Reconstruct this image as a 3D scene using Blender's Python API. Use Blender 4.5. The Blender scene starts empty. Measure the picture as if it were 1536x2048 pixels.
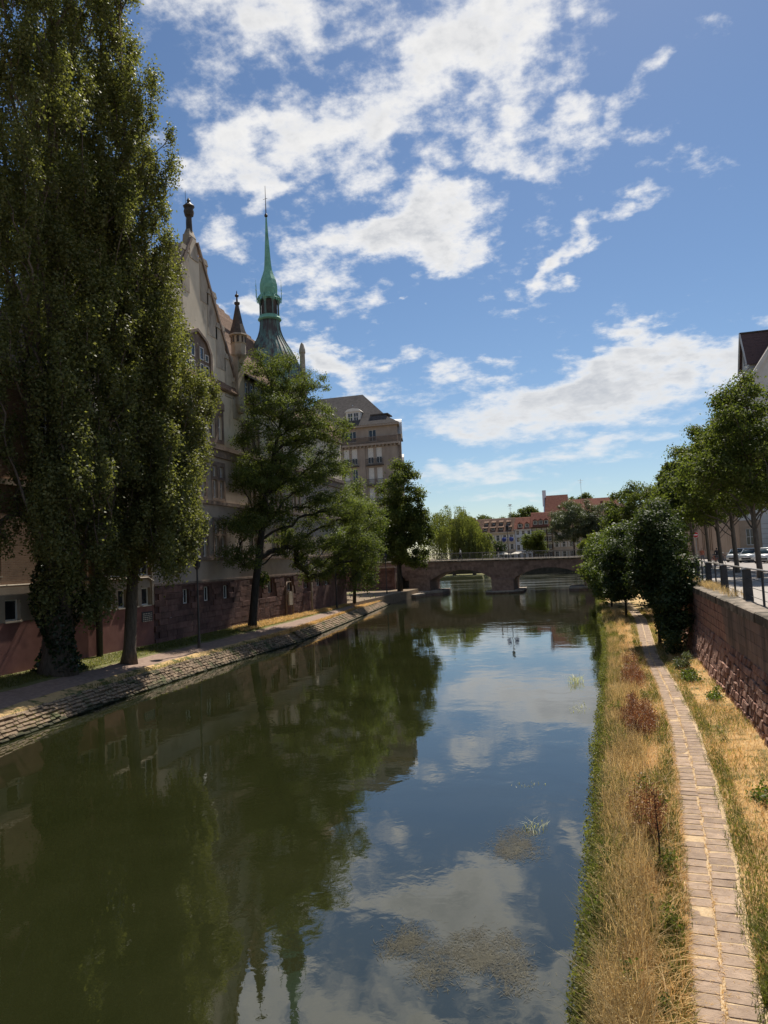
import bpy, bmesh, math, random
import numpy as np
from mathutils import Vector, Matrix
random.seed(7); RNG = np.random.default_rng(11)
S = bpy.context.scene
COL = S.collection
# ------------------------------------------------------------------ camera
F_PX, H_CAM = 1480.0, 5.3
ROLL, PITCH, YAW = math.radians(2.6), math.radians(3.773), math.radians(15.38)
_r0 = Vector((math.cos(YAW), math.sin(YAW), 0))
_u0 = Vector((math.sin(PITCH)*math.sin(YAW), -math.sin(PITCH)*math.cos(YAW), math.cos(PITCH)))
_fw = Vector((-math.sin(YAW)*math.cos(PITCH), math.cos(YAW)*math.cos(PITCH), math.sin(PITCH)))
_rt = _r0*math.cos(ROLL) - _u0*math.sin(ROLL)
_up = _r0*math.sin(ROLL) + _u0*math.cos(ROLL)
cam_d = bpy.data.cameras.new('camera'); cam = bpy.data.objects.new('camera', cam_d); COL.objects.link(cam)
_m = Matrix.Identity(4)
for i in range(3):
    _m[i][0], _m[i][1], _m[i][2] = _rt[i], _up[i], -_fw[i]
_m[0][3], _m[1][3], _m[2][3] = 0, 0, H_CAM
cam.matrix_world = _m
cam_d.sensor_fit = 'VERTICAL'; cam_d.sensor_height = 24; cam_d.lens = 24*F_PX/2048
cam_d.clip_start = 0.1; cam_d.clip_end = 4000
S.camera = cam
# ------------------------------------------------------------------ light
SUN_EL, SUN_AZ = math.radians(54), math.radians(6.0)      # azimuth from +Y towards +X
sd = Vector((math.sin(SUN_AZ)*math.cos(SUN_EL), math.cos(SUN_AZ)*math.cos(SUN_EL), math.sin(SUN_EL)))
sun_l = bpy.data.lights.new('sun', 'SUN'); sun_l.energy = 5.0; sun_l.angle = math.radians(0.6); sun_l.color = (1, .93, .82)
sun = bpy.data.objects.new('sun', sun_l); COL.objects.link(sun)
sun.rotation_euler = sd.to_track_quat('Z', 'Y').to_euler(); sun.location = (0, 40, 80)
S.view_settings.view_transform = 'Standard'; S.view_settings.look = 'None'
S.view_settings.exposure = 0.45; S.view_settings.gamma = 1.0
S.render.engine = 'CYCLES'
S.cycles.max_bounces = 7; S.cycles.diffuse_bounces = 3; S.cycles.glossy_bounces = 3; S.cycles.transmission_bounces = 4
S.cycles.use_denoising = True; S.cycles.caustics_reflective = False; S.cycles.caustics_refractive = False

# ------------------------------------------------------------------ node helpers
class NT:
    def __init__(s, tree): s.t = tree; s.n = tree.nodes; s.l = tree.links
    def new(s, typ, **kw):
        n = s.n.new(typ)
        for k, v in kw.items(): setattr(n, k, v)
        return n
    def put(s, sock, v):
        if isinstance(v, bpy.types.NodeSocket): s.l.new(v, sock)
        elif v is not None:
            try: sock.default_value = v
            except Exception:
                sock.default_value = (v[0], v[1], v[2], 1)
    def math(s, op, a, b=None, c=None, clamp=False):
        n = s.new('ShaderNodeMath', operation=op); n.use_clamp = clamp
        s.put(n.inputs[0], a)
        if b is not None: s.put(n.inputs[1], b)
        if c is not None: s.put(n.inputs[2], c)
        return n.outputs[0]
    def vmath(s, op, a, b=None, out=0):
        n = s.new('ShaderNodeVectorMath', operation=op); s.put(n.inputs[0], a)
        if b is not None: s.put(n.inputs[3] if op == 'SCALE' else n.inputs[1], b)
        return n.outputs[out]
    def noise(s, vec, scale, detail=4, rough=.55, dist=0, dims='3D'):
        n = s.new('ShaderNodeTexNoise'); n.noise_dimensions = dims
        s.put(n.inputs['Vector'], vec); n.inputs['Scale'].default_value = scale
        n.inputs['Detail'].default_value = detail; n.inputs['Roughness'].default_value = rough
        n.inputs['Distortion'].default_value = dist
        return n.outputs['Fac']
    def ramp(s, fac, stops, interp='LINEAR'):
        n = s.new('ShaderNodeValToRGB'); n.color_ramp.interpolation = interp
        e = n.color_ramp.elements
        while len(e) < len(stops): e.new(0.5)
        for el, (p, c) in zip(e, stops):
            el.position = p; el.color = (c[0], c[1], c[2], 1) if not isinstance(c, (int, float)) else (c, c, c, 1)
        s.put(n.inputs[0], fac); return n.outputs[0]
    def mix(s, fac, a, b, blend='MIX'):
        n = s.new('ShaderNodeMix', data_type='RGBA', blend_type=blend)
        s.put(n.inputs[0], fac); s.put(n.inputs[6], (*a, 1) if isinstance(a, tuple) else a)
        s.put(n.inputs[7], (*b, 1) if isinstance(b, tuple) else b); return n.outputs[2]
    def smooth(s, v, lo, hi, t0=0., t1=1.):
        n = s.new('ShaderNodeMapRange', interpolation_type='SMOOTHSTEP'); s.put(n.inputs[0], v)
        for i, q in enumerate((lo, hi, t0, t1)): s.put(n.inputs[i+1], q)
        return n.outputs[0]

# ------------------------------------------------------------------ sky with clouds
def px_dir(x, y):
    return (_fw*F_PX + _rt*(x-768) + _up*(1024-y)).normalized()
W = bpy.data.worlds.new('World'); S.world = W; W.use_nodes = True
SKY = 0.070
def build_sky():
    W.node_tree.nodes.clear(); k = NT(W.node_tree)
    out = k.new('ShaderNodeOutputWorld'); bg = k.new('ShaderNodeBackground'); bg.inputs[1].default_value = SKY
    sky = k.new('ShaderNodeTexSky', sky_type='NISHITA'); sky.sun_disc = False
    sky.sun_elevation = SUN_EL; sky.sun_rotation = SUN_AZ; sky.altitude = 150; sky.air_density = 1.0; sky.dust_density = 0.25; sky.ozone_density = 3.0
    d = k.new('ShaderNodeTexCoord').outputs['Generated']
    sep = k.new('ShaderNodeSeparateXYZ'); k.put(sep.inputs[0], d); x, y, z = sep.outputs
    zc = k.math('MAXIMUM', z, 0.0)
    inv = k.math('DIVIDE', 1.0, k.math('ADD', zc, 0.24))
    q = k.new('ShaderNodeCombineXYZ'); k.put(q.inputs[0], k.math('MULTIPLY', x, inv)); k.put(q.inputs[1], k.math('MULTIPLY', y, inv)); q = q.outputs[0]
    az = k.math('ARCTAN2', x, y); el = k.math('ARCSINE', z)
    # warp so that the cloud masses get ragged outlines
    nw = k.new('ShaderNodeTexNoise'); k.put(nw.inputs['Vector'], q); nw.inputs['Scale'].default_value = 5.0; nw.inputs['Detail'].default_value = 5
    sw = k.new('ShaderNodeSeparateColor'); k.put(sw.inputs[0], nw.outputs['Color'])
    wa = k.smooth(el, .06, .34, .30, 1.0)
    azw = k.math('MULTIPLY_ADD', k.math('SUBTRACT', sw.outputs[0], .5), k.math('MULTIPLY', wa, .30), az)
    elw = k.math('MULTIPLY_ADD', k.math('SUBTRACT', sw.outputs[1], .5), k.math('MULTIPLY', wa, .22), el)
    # (px, py, rx, ry, rot, weight) of cloud masses, turned into directions
    masses = [(970,95,200,95,10,1),(770,210,215,135,20,1),(590,290,190,110,25,.95),(440,350,120,70,15,.75),(1060,290,190,62,-20,.85),
              (1300,225,130,52,22,.62),(545,5,190,62,0,.68),(410,170,110,80,15,.50),(830,475,270,80,6,1),(1120,520,120,42,30,.75),
              (440,510,100,55,0,.55),(1250,455,70,25,25,.5),(1180,780,330,88,3,1.05),(950,862,150,36,0,.8),(1130,915,330,30,6,.72),
              (920,955,150,26,0,.7),(1450,735,150,75,0,.9),(1010,990,260,18,0,.55),(670,735,150,52,-20,.9),(510,680,100,52,0,.85),(730,790,90,22,0,.7),
              (812,608,26,11,0,.62),(898,640,24,14,0,.62),(1297,675,28,13,0,.66),(560,420,90,50,40,.8),(700,-160,420,110,10,.8),(1180,-260,300,90,-15,.7),
              (330,640,80,60,0,.7),(1700,420,150,50,15,.7),(1800,800,260,60,5,.8)]
    cover = None
    for (px, py, rx, ry, rot, w) in masses:
        v = px_dir(px, py); a0, e0 = math.atan2(v.x, v.y), math.asin(v.z)
        c, s = math.cos(math.radians(rot)-ROLL*-1), math.sin(math.radians(rot)-ROLL*-1)
        ra, re = rx/F_PX/max(.5, math.cos(e0))*1.02, ry/F_PX
        da, de = k.math('SUBTRACT', azw, a0), k.math('SUBTRACT', elw, e0)
        p = k.math('MULTIPLY_ADD', da, c/ra, k.math('MULTIPLY', de, s/ra))
        r = k.math('MULTIPLY_ADD', de, c/re, k.math('MULTIPLY', da, -s/re))
        dd = k.math('MULTIPLY_ADD', p, p, k.math('MULTIPLY', r, r))
        b = k.math('MULTIPLY', k.math('POWER', 2.718, k.math('MULTIPLY', dd, -0.9)), w)
        cover = b if cover is None else k.math('MAXIMUM', cover, b)
    # the same kind of broken cloud goes on all round
    gen = k.smooth(k.noise(q, 1.15, 2, .5), .48, .72)
    vc = k.vmath('DOT_PRODUCT', d, tuple(px_dir(768, 560)), out=1)
    gen = k.math('MULTIPLY', gen, k.smooth(vc, .80, .70))
    cover = k.math('MAXIMUM', cover, gen)
    f1 = k.math('MULTIPLY_ADD', k.noise(q, 16.0, 6, .62), .42, k.math('MULTIPLY', k.noise(q, 4.2, 10, .64), .58))
    qs = k.vmath('ADD', q, (.012*math.sin(SUN_AZ)+.004, .030, 0.0))
    f2 = k.math('MULTIPLY_ADD', k.noise(qs, 16.0, 5, .6), .42, k.math('MULTIPLY', k.noise(qs, 4.2, 6, .6), .58))
    amp = k.smooth(el, .08, .34, 1.3, 3.7)
    big = k.math('MULTIPLY_ADD', k.math('SUBTRACT', f1, .5), amp, k.math('MULTIPLY', cover, 1.12))
    dens = k.smooth(big, .36, 1.06)
    thick = k.smooth(big, .72, 1.35)
    lit = k.smooth(k.math('SUBTRACT', f1, f2), -.09, .10)
    base = k.mix(thick, (1.0, .985, .96), (.50, .525, .57))
    col = k.mix(k.math('MULTIPLY', lit, k.smooth(el, .10, .36, .22, .62)), base, (1.02, 1.0, .97))
    low = k.smooth(el, .0, .45)
    col = k.mix(low, k.mix(.35, col, (.62, .66, .72)), col)
    colb = k.vmath('SCALE', col, 0.73/SKY)
    # deepen the clear sky a little, as a phone renders it
    hs = k.new('ShaderNodeHueSaturation'); hs.inputs['Saturation'].default_value = 1.08; hs.inputs['Value'].default_value = 0.95
    k.put(hs.inputs['Color'], sky.outputs[0])
    fin = k.mix(k.math('MULTIPLY', dens, .96), hs.outputs[0], colb)
    k.put(bg.inputs[0], fin); k.put(out.inputs[0], bg.outputs[0])
build_sky()

# ------------------------------------------------------------------ materials
MATS = {}
def _mat(name):
    m = bpy.data.materials.new(name); m.use_nodes = True; m.node_tree.nodes.clear()
    k = NT(m.node_tree); o = k.new('ShaderNodeOutputMaterial'); MATS[name] = m
    return m, k, o
def M(name, c1, c2, scale=5., rough=.85, bump=.25, bscale=None, var=.0, isl=0., stretch=None, c3=None, s3=.6, t3=(.55, .75), spec=.3, metal=0., lo=.35, hi=.65, bdist=.03):
    m, k, o = _mat(name)
    pos = k.new('ShaderNodeNewGeometry').outputs['Position']
    if stretch: pos = k.vmath('MULTIPLY', pos, stretch)
    f = k.noise(pos, scale, 5, .6)
    col = k.ramp(f, [(lo, c1), (hi, c2)])
    if c3:
        col = k.mix(k.smooth(k.noise(pos, s3, 4, .6), *t3), col, c3)
    if var or isl:
        rnd = k.new('ShaderNodeObjectInfo').outputs['Random'] if var else k.new('ShaderNodeNewGeometry').outputs['Random Per Island']
        v = k.math('MULTIPLY_ADD', rnd, 2*(var or isl), 1-(var or isl))
        col = k.vmath('SCALE', col, v)
    b = k.new('ShaderNodeBsdfPrincipled'); k.put(b.inputs['Base Color'], col)
    b.inputs['Roughness'].default_value = rough; b.inputs['Specular IOR Level'].default_value = spec; b.inputs['Metallic'].default_value = metal
    if bump:
        bn = k.new('ShaderNodeBump'); bn.inputs['Strength'].default_value = bump; bn.inputs['Distance'].default_value = bdist
        k.put(bn.inputs['Height'], k.noise(pos, bscale or scale*4, 4, .65)); k.put(b.inputs['Normal'], bn.outputs[0])
    k.put(o.inputs[0], b.outputs[0]); return m
def leafM(name, c1, c2, c3, trans=.42, nscale=.5, rough=.5, spec=.35, tcol=(1.25, 1.3, .55)):
    m, k, o = _mat(name); g = k.new('ShaderNodeNewGeometry')
    r = g.outputs['Random Per Island']
    col = k.ramp(r, [(0, c1), (.6, c2), (1, c3)])
    n = k.noise(g.outputs['Position'], nscale, 3)
    col = k.vmath('SCALE', col, k.math('MULTIPLY_ADD', n, 1.1, .45))
    b = k.new('ShaderNodeBsdfPrincipled'); k.put(b.inputs['Base Color'], col); b.inputs['Roughness'].default_value = rough
    b.inputs['Specular IOR Level'].default_value = spec
    t = k.new('ShaderNodeBsdfTranslucent'); k.put(t.inputs[0], k.vmath('MULTIPLY', col, tcol))
    mx = k.new('ShaderNodeMixShader'); mx.inputs[0].default_value = trans
    k.put(mx.inputs[1], b.outputs[0]); k.put(mx.inputs[2], t.outputs[0]); k.put(o.inputs[0], mx.outputs[0]); return m
def brickM(name, c1, c2, mortar, axes, bw=.24, bh=.075):
    m, k, o = _mat(name); g = k.new('ShaderNodeNewGeometry'); sp = k.new('ShaderNodeSeparateXYZ'); k.put(sp.inputs[0], g.outputs['Position'])
    cb = k.new('ShaderNodeCombineXYZ'); k.put(cb.inputs[0], sp.outputs[axes[0]]); k.put(cb.inputs[1], sp.outputs[axes[1]])
    t = k.new('ShaderNodeTexBrick'); k.put(t.inputs['Vector'], cb.outputs[0]); t.inputs['Scale'].default_value = 1
    t.inputs['Brick Width'].default_value = bw; t.inputs['Row Height'].default_value = bh; t.inputs['Mortar Size'].default_value = bh*.09
    k.put(t.inputs['Color1'], (*c1, 1)); k.put(t.inputs['Color2'], (*c2, 1)); k.put(t.inputs['Mortar'], (*mortar, 1))
    col = k.vmath('SCALE', t.outputs[0], k.math('MULTIPLY_ADD', k.noise(g.outputs['Position'], 1.2, 4), .9, .55))
    b = k.new('ShaderNodeBsdfPrincipled'); k.put(b.inputs['Base Color'], col); b.inputs['Roughness'].default_value = .9
    bn = k.new('ShaderNodeBump'); bn.inputs['Strength'].default_value = .5; bn.inputs['Distance'].default_value = .01
    k.put(bn.inputs['Height'], k.math('SUBTRACT', 1, t.outputs[1])); k.put(b.inputs['Normal'], bn.outputs[0])
    k.put(o.inputs[0], b.outputs[0]); return m
def waterM():
    m, k, o = _mat('water'); p = k.new('ShaderNodeNewGeometry').outputs['Position']
    sp = k.new('ShaderNodeSeparateXYZ'); k.put(sp.inputs[0], p)
    calm = k.smooth(k.noise(p, .22, 3), .42, .66)
    far = k.smooth(sp.outputs[1], 55, 120)
    n1 = k.noise(k.vmath('MULTIPLY', p, (1, .8, 1)), 1.1, 3, .5, .4)
    n2 = k.noise(p, 5.5, 3, .5, .6)
    amp = k.math('MULTIPLY_ADD', calm, .7, k.math('MULTIPLY_ADD', far, 4.0, .32))
    h = k.math('MULTIPLY', k.math('MULTIPLY_ADD', n2, .16, n1), amp)
    bn = k.new('ShaderNodeBump'); bn.inputs['Strength'].default_value = .16; bn.inputs['Distance'].default_value = .05; k.put(bn.inputs['Height'], h)
    b = k.new('ShaderNodeBsdfPrincipled')
    k.put(b.inputs['Base Color'], k.ramp(k.noise(p, .3, 3), [(.3, (.012, .0145, .0042)), (.7, (.019, .021, .0075))]))
    st_ = k.noise(k.vmath('MULTIPLY', p, (.05, .22, 1)), 1.0, 4, .6); k.put(b.inputs['Roughness'], k.math('MULTIPLY_ADD', k.smooth(sp.outputs[1], 96, 122), k.smooth(st_, .40, .62, .02, .17), .015)); b.inputs['IOR'].default_value = 2.0; k.put(b.inputs['Normal'], bn.outputs[0])
    k.put(o.inputs[0], b.outputs[0])
def glassM(name, c, rough=.06):
    m, k, o = _mat(name); b = k.new('ShaderNodeBsdfPrincipled')
    p = k.new('ShaderNodeNewGeometry').outputs['Position']
    k.put(b.inputs['Base Color'], k.ramp(k.noise(p, 1.5, 2), [(.3, tuple(q*.5 for q in c)), (.7, c)])); b.inputs['Roughness'].default_value = rough
    b.inputs['IOR'].default_value = 1.5
    k.put(o.inputs[0], b.outputs[0])
waterM()
glassM('glass', (.035, .04, .045)); glassM('car_glass', (.03, .05, .05))
M('bridge_stone', (.21, .135, .105), (.31, .21, .165), 2.5, .92, .5, 14, var=.22, c3=(.14, .095, .075), s3=.9)
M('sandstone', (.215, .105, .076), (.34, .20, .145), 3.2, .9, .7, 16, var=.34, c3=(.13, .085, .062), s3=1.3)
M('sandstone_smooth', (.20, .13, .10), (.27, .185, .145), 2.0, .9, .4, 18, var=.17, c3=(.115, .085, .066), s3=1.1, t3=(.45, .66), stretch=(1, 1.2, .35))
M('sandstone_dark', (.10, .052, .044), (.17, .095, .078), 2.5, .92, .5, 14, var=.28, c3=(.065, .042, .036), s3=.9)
M('mortar', (.12, .09, .075), (.2, .15, .12), 8, .95, .4)
M('coping', (.17, .135, .10), (.32, .26, .20), 3, .9, .5, 20, var=.14, c3=(.075, .062, .042), s3=1.6, t3=(.42, .62))
M('path_stone', (.26, .185, .132), (.37, .27, .195), 7, .88, .5, 40, var=.17, c3=(.28, .20, .145), s3=2.2)
M('path_joint', (.58, .43, .26), (.44, .32, .19), 12, .95, .5)
def wetM():
    M('revet_stone', (.135, .092, .06), (.26, .19, .125), 5, .92, .7, 25, var=.34, c3=(.075, .08, .036), s3=1.4, t3=(.48, .66))
    k = NT(MATS['revet_stone'].node_tree); b = [n for n in k.n if n.type == 'BSDF_PRINCIPLED'][0]; old = b.inputs['Base Color'].links[0].from_socket
    p = k.new('ShaderNodeNewGeometry').outputs['Position']; sp = k.new('ShaderNodeSeparateXYZ'); k.put(sp.inputs[0], p)
    z = k.math('MULTIPLY_ADD', k.math('SUBTRACT', k.noise(p, 2.5, 3), .5), .22, sp.outputs[2])
    k.put(b.inputs['Base Color'], k.mix(k.smooth(z, .05, .17), (.035, .036, .018), old))
wetM()
M('earth', (.16, .115, .075), (.26, .19, .12), 4, .95, .6, 25, c3=(.10, .09, .045), s3=1)
M('dry_ground', (.60, .40, .18), (.46, .31, .145), 9, .95, .7, 50, c3=(.10, .11, .035), s3=1.6, t3=(.5, .62))
M('bank_path', (.22, .15, .115), (.31, .22, .17), 5, .95, .4, 40, c3=(.20, .14, .10), s3=.9)
M('verge', (.10, .12, .035), (.20, .17, .07), 6, .95, .7, 40, c3=(.14, .10, .06), s3=.8)
M('asphalt', (.26, .235, .22), (.33, .30, .28), 8, .9, .2, 60, c3=(.21, .19, .175), s3=.6)
M('pavement', (.30, .27, .24), (.38, .34, .30), 6, .9, .25, 40, c3=(.22, .19, .16), s3=1.2)
M('quay', (.07, .06, .04), (.12, .10, .07), 1.5, .9, .4, 10)
M('red_plaster', (.20, .085, .068), (.25, .115, .09), 1.6, .9, .2, 20, c3=(.15, .065, .055), s3=.7)
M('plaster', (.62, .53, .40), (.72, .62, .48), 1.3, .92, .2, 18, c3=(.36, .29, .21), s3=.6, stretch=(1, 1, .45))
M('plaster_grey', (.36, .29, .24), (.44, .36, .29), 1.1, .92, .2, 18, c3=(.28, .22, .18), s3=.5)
M('trim_stone', (.17, .125, .10), (.27, .20, .155), 2.2, .9, .35, 16, c3=(.11, .08, .065), s3=1)
M('pale_stone', (.36, .30, .235), (.50, .43, .34), 1.8, .9, .3, 14, c3=(.16, .125, .10), s3=.9, stretch=(1, 1, .5))
M('concrete', (.30, .24, .18), (.38, .30, .225), 1.6, .9, .25, 20)
M('white_paint', (.62, .60, .56), (.72, .70, .66), 3, .55, .05)
M('black_metal', (.018, .019, .022), (.03, .03, .033), 6, .55, .1, spec=.4)
M('pillar_metal', (.016, .016, .019), (.03, .029, .031), 5, .6, .2, 30, spec=.4)
M('rail_metal', (.22, .20, .18), (.34, .31, .28), 9, .42, .1, spec=.5, metal=.6)
M('tile_brown', (.165, .108, .08), (.28, .195, .145), 6, .85, .4, 20, var=.24, c3=(.10, .075, .06), s3=1, spec=.05)
M('tile_red', (.16, .062, .045), (.235, .105, .075), 2.5, .85, .3, 8, c3=(.12, .05, .038), s3=.5, isl=.15, spec=.04)
M('tile_old', (.135, .083, .06), (.215, .142, .105), 1.6, .88, .3, 6, c3=(.10, .065, .05), s3=.5, isl=.12, spec=.04)
M('tile_purple', (.10, .062, .058), (.15, .095, .088), 9, .85, .4, 25, c3=(.08, .05, .05), s3=2)
M('slate', (.075, .066, .062), (.12, .105, .098), 2.2, .85, .3, 12, c3=(.06, .053, .05), s3=.7, spec=.12)
M('zinc', (.42, .42, .42), (.55, .55, .54), 2, .38, .1, metal=.6)
M('copper', (.16, .38, .28), (.24, .50, .375), 2.5, .62, .2, 14, c3=(.12, .26, .20), s3=1.2)
M('copper_dark', (.10, .165, .135), (.17, .29, .23), 1.8, .42, .2, 12, c3=(.085, .065, .05), s3=1.1, t3=(.42, .6), stretch=(2.5, 2.5, .35), spec=.6)
M('oxide', (.05, .042, .036), (.10, .08, .065), 3, .6, .2)
M('apt_stone', (.30, .245, .205), (.39, .325, .27), 1.2, .9, .2, 8, c3=(.28, .225, .18), s3=.35, stretch=(1, 1, .4))
M('shutter', (.66, .63, .58), (.74, .71, .66), 4, .6, .08, 30)
M('house_cream', (.50, .41, .31), (.60, .50, .385), .8, .9, .1)
M('house_white', (.66, .67, .70), (.76, .77, .80), .8, .9, .1)
M('house_beige', (.52, .45, .34), (.62, .54, .42), .8, .9, .1)
M('timber', (.07, .045, .03), (.11, .075, .05), 4, .85, .2)
M('parasol', (.75, .68, .58), (.82, .76, .66), 2, .8, .1)
M('white_wall', (.58, .56, .53), (.66, .64, .60), .9, .9, .15, 12, c3=(.50, .48, .45), s3=.4)
M('tan_wall', (.40, .29, .205), (.47, .345, .25), .9, .9, .2, 10, c3=(.33, .235, .165), s3=.5)
M('bark', (.085, .066, .05), (.16, .125, .095), 5, .95, .9, 14, stretch=(2.2, 2.2, .45), bdist=.05)
M('bark_dark', (.03, .026, .021), (.06, .05, .04), 5, .95, .8, 14, stretch=(2, 2, .5), bdist=.05)
M('bark_grey', (.10, .082, .066), (.165, .135, .11), 6, .95, .6, 20, stretch=(2, 2, .5))
M('car_white', (.76, .77, .77), (.80, .80, .80), 2, .25, 0, spec=.6)
M('car_silver', (.55, .58, .58), (.62, .64, .64), 2, .3, 0, spec=.6, metal=.3)
M('rubber', (.02, .02, .02), (.03, .03, .03), 8, .9, .1)
M('sign_red', (.55, .03, .03), (.62, .04, .04), 3, .4, 0)
M('sign_white', (.8, .8, .8), (.84, .84, .84), 3, .4, 0)
M('sign_blue', (.03, .05, .22), (.04, .07, .28), 3, .5, 0)
M('skin', (.50, .31, .22), (.56, .35, .26), 4, .6, 0)
M('cloth_white', (.68, .66, .62), (.76, .74, .70), 6, .9, .1)
M('cloth_dark', (.02, .02, .024), (.035, .034, .04), 6, .9, .1)
M('cloth_rust', (.30, .10, .06), (.38, .14, .09), 6, .9, .1)
M('cloth_grey', (.14, .13, .14), (.2, .19, .2), 6, .9, .1)
M('hair', (.03, .02, .015), (.05, .035, .025), 20, .7, 0)
M('concrete_slab', (.30, .25, .20), (.42, .36, .29), 2, .92, .4, 16, c3=(.12, .11, .07), s3=.8)
brickM('brick_wall', (.30, .185, .115), (.24, .14, .088), (.30, .235, .17), (1, 2))
leafM('poplar_leaf', (.115, .125, .048), (.155, .162, .062), (.215, .21, .09), .46, .45, rough=.55, spec=.22)
leafM('ivy_leaf', (.016, .028, .010), (.024, .040, .013), (.040, .058, .020), .2, .8, rough=.4)
leafM('robinia_leaf', (.082, .110, .034), (.115, .142, .045), (.165, .18, .062), .50, .5, spec=.15, rough=.6)
leafM('lime_leaf', (.075, .10, .026), (.105, .13, .036), (.15, .165, .055), .50, .5, spec=.15, rough=.6)
leafM('dark_leaf', (.030, .046, .016), (.045, .066, .022), (.068, .088, .032), .32, .6, rough=.55, spec=.16)
leafM('fresh_leaf', (.07, .10, .022), (.10, .135, .03), (.15, .17, .05), .45, .6)
leafM('willow_leaf', (.14, .16, .048), (.18, .20, .062), (.24, .25, .09), .45, .3)
leafM('grey_leaf', (.080, .100, .058), (.105, .125, .072), (.15, .165, .10), .35, .3)
leafM('green_grass', (.095, .115, .026), (.15, .16, .042), (.24, .225, .08), .45, .9, spec=.2)
leafM('dry_grass', (.56, .37, .15), (.70, .49, .22), (.82, .63, .34), .45, .8, spec=.15, tcol=(1.1, .98, .8))
leafM('rust_grass', (.20, .085, .04), (.27, .125, .06), (.36, .19, .09), .3, 1., tcol=(1.1, .9, .7))
leafM('seed_grass', (.40, .30, .13), (.54, .41, .20), (.68, .54, .30), .45, 1., spec=.15, tcol=(1.1, .98, .8))
leafM('water_weed', (.040, .038, .022), (.060, .055, .032), (.10, .09, .055), .1, 2, spec=.2)
leafM('pale_reed', (.50, .50, .30), (.6, .6, .38), (.7, .7, .5), .3, 2)
# ------------------------------------------------------------------ mesh helpers
def link(name, me, mat=None, parent=None):
    o = bpy.data.objects.new(name, me); COL.objects.link(o)
    if mat is not None and me is not None:
        for m in (mat if isinstance(mat, (list, tuple)) else [mat]): me.materials.append(MATS[m])
    if parent is not None: o.parent = parent
    return o
def thing(name, label, cat, group=None, loc=(0, 0, 0), rz=0):
    o = bpy.data.objects.new(name, None); COL.objects.link(o); o.location = loc; o.rotation_euler = (0, 0, rz); o.empty_display_size = .3
    return tag(o, label, cat, group)
def tag(o, label=None, cat=None, group=None, kind=None):
    if label: o['label'] = label
    if cat: o['category'] = cat
    if group: o['group'] = group
    if kind: o['kind'] = kind
    return o
def copy_tree(o, parent=None):
    c = o.copy(); COL.objects.link(c); c.parent = parent
    for ch in list(o.children): copy_tree(ch, c)
    return c
WF = (Vector((0, 0, 0)), Vector((1, 0, 0)), Vector((0, 1, 0)))     # world frame: u=x, d=y
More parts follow.
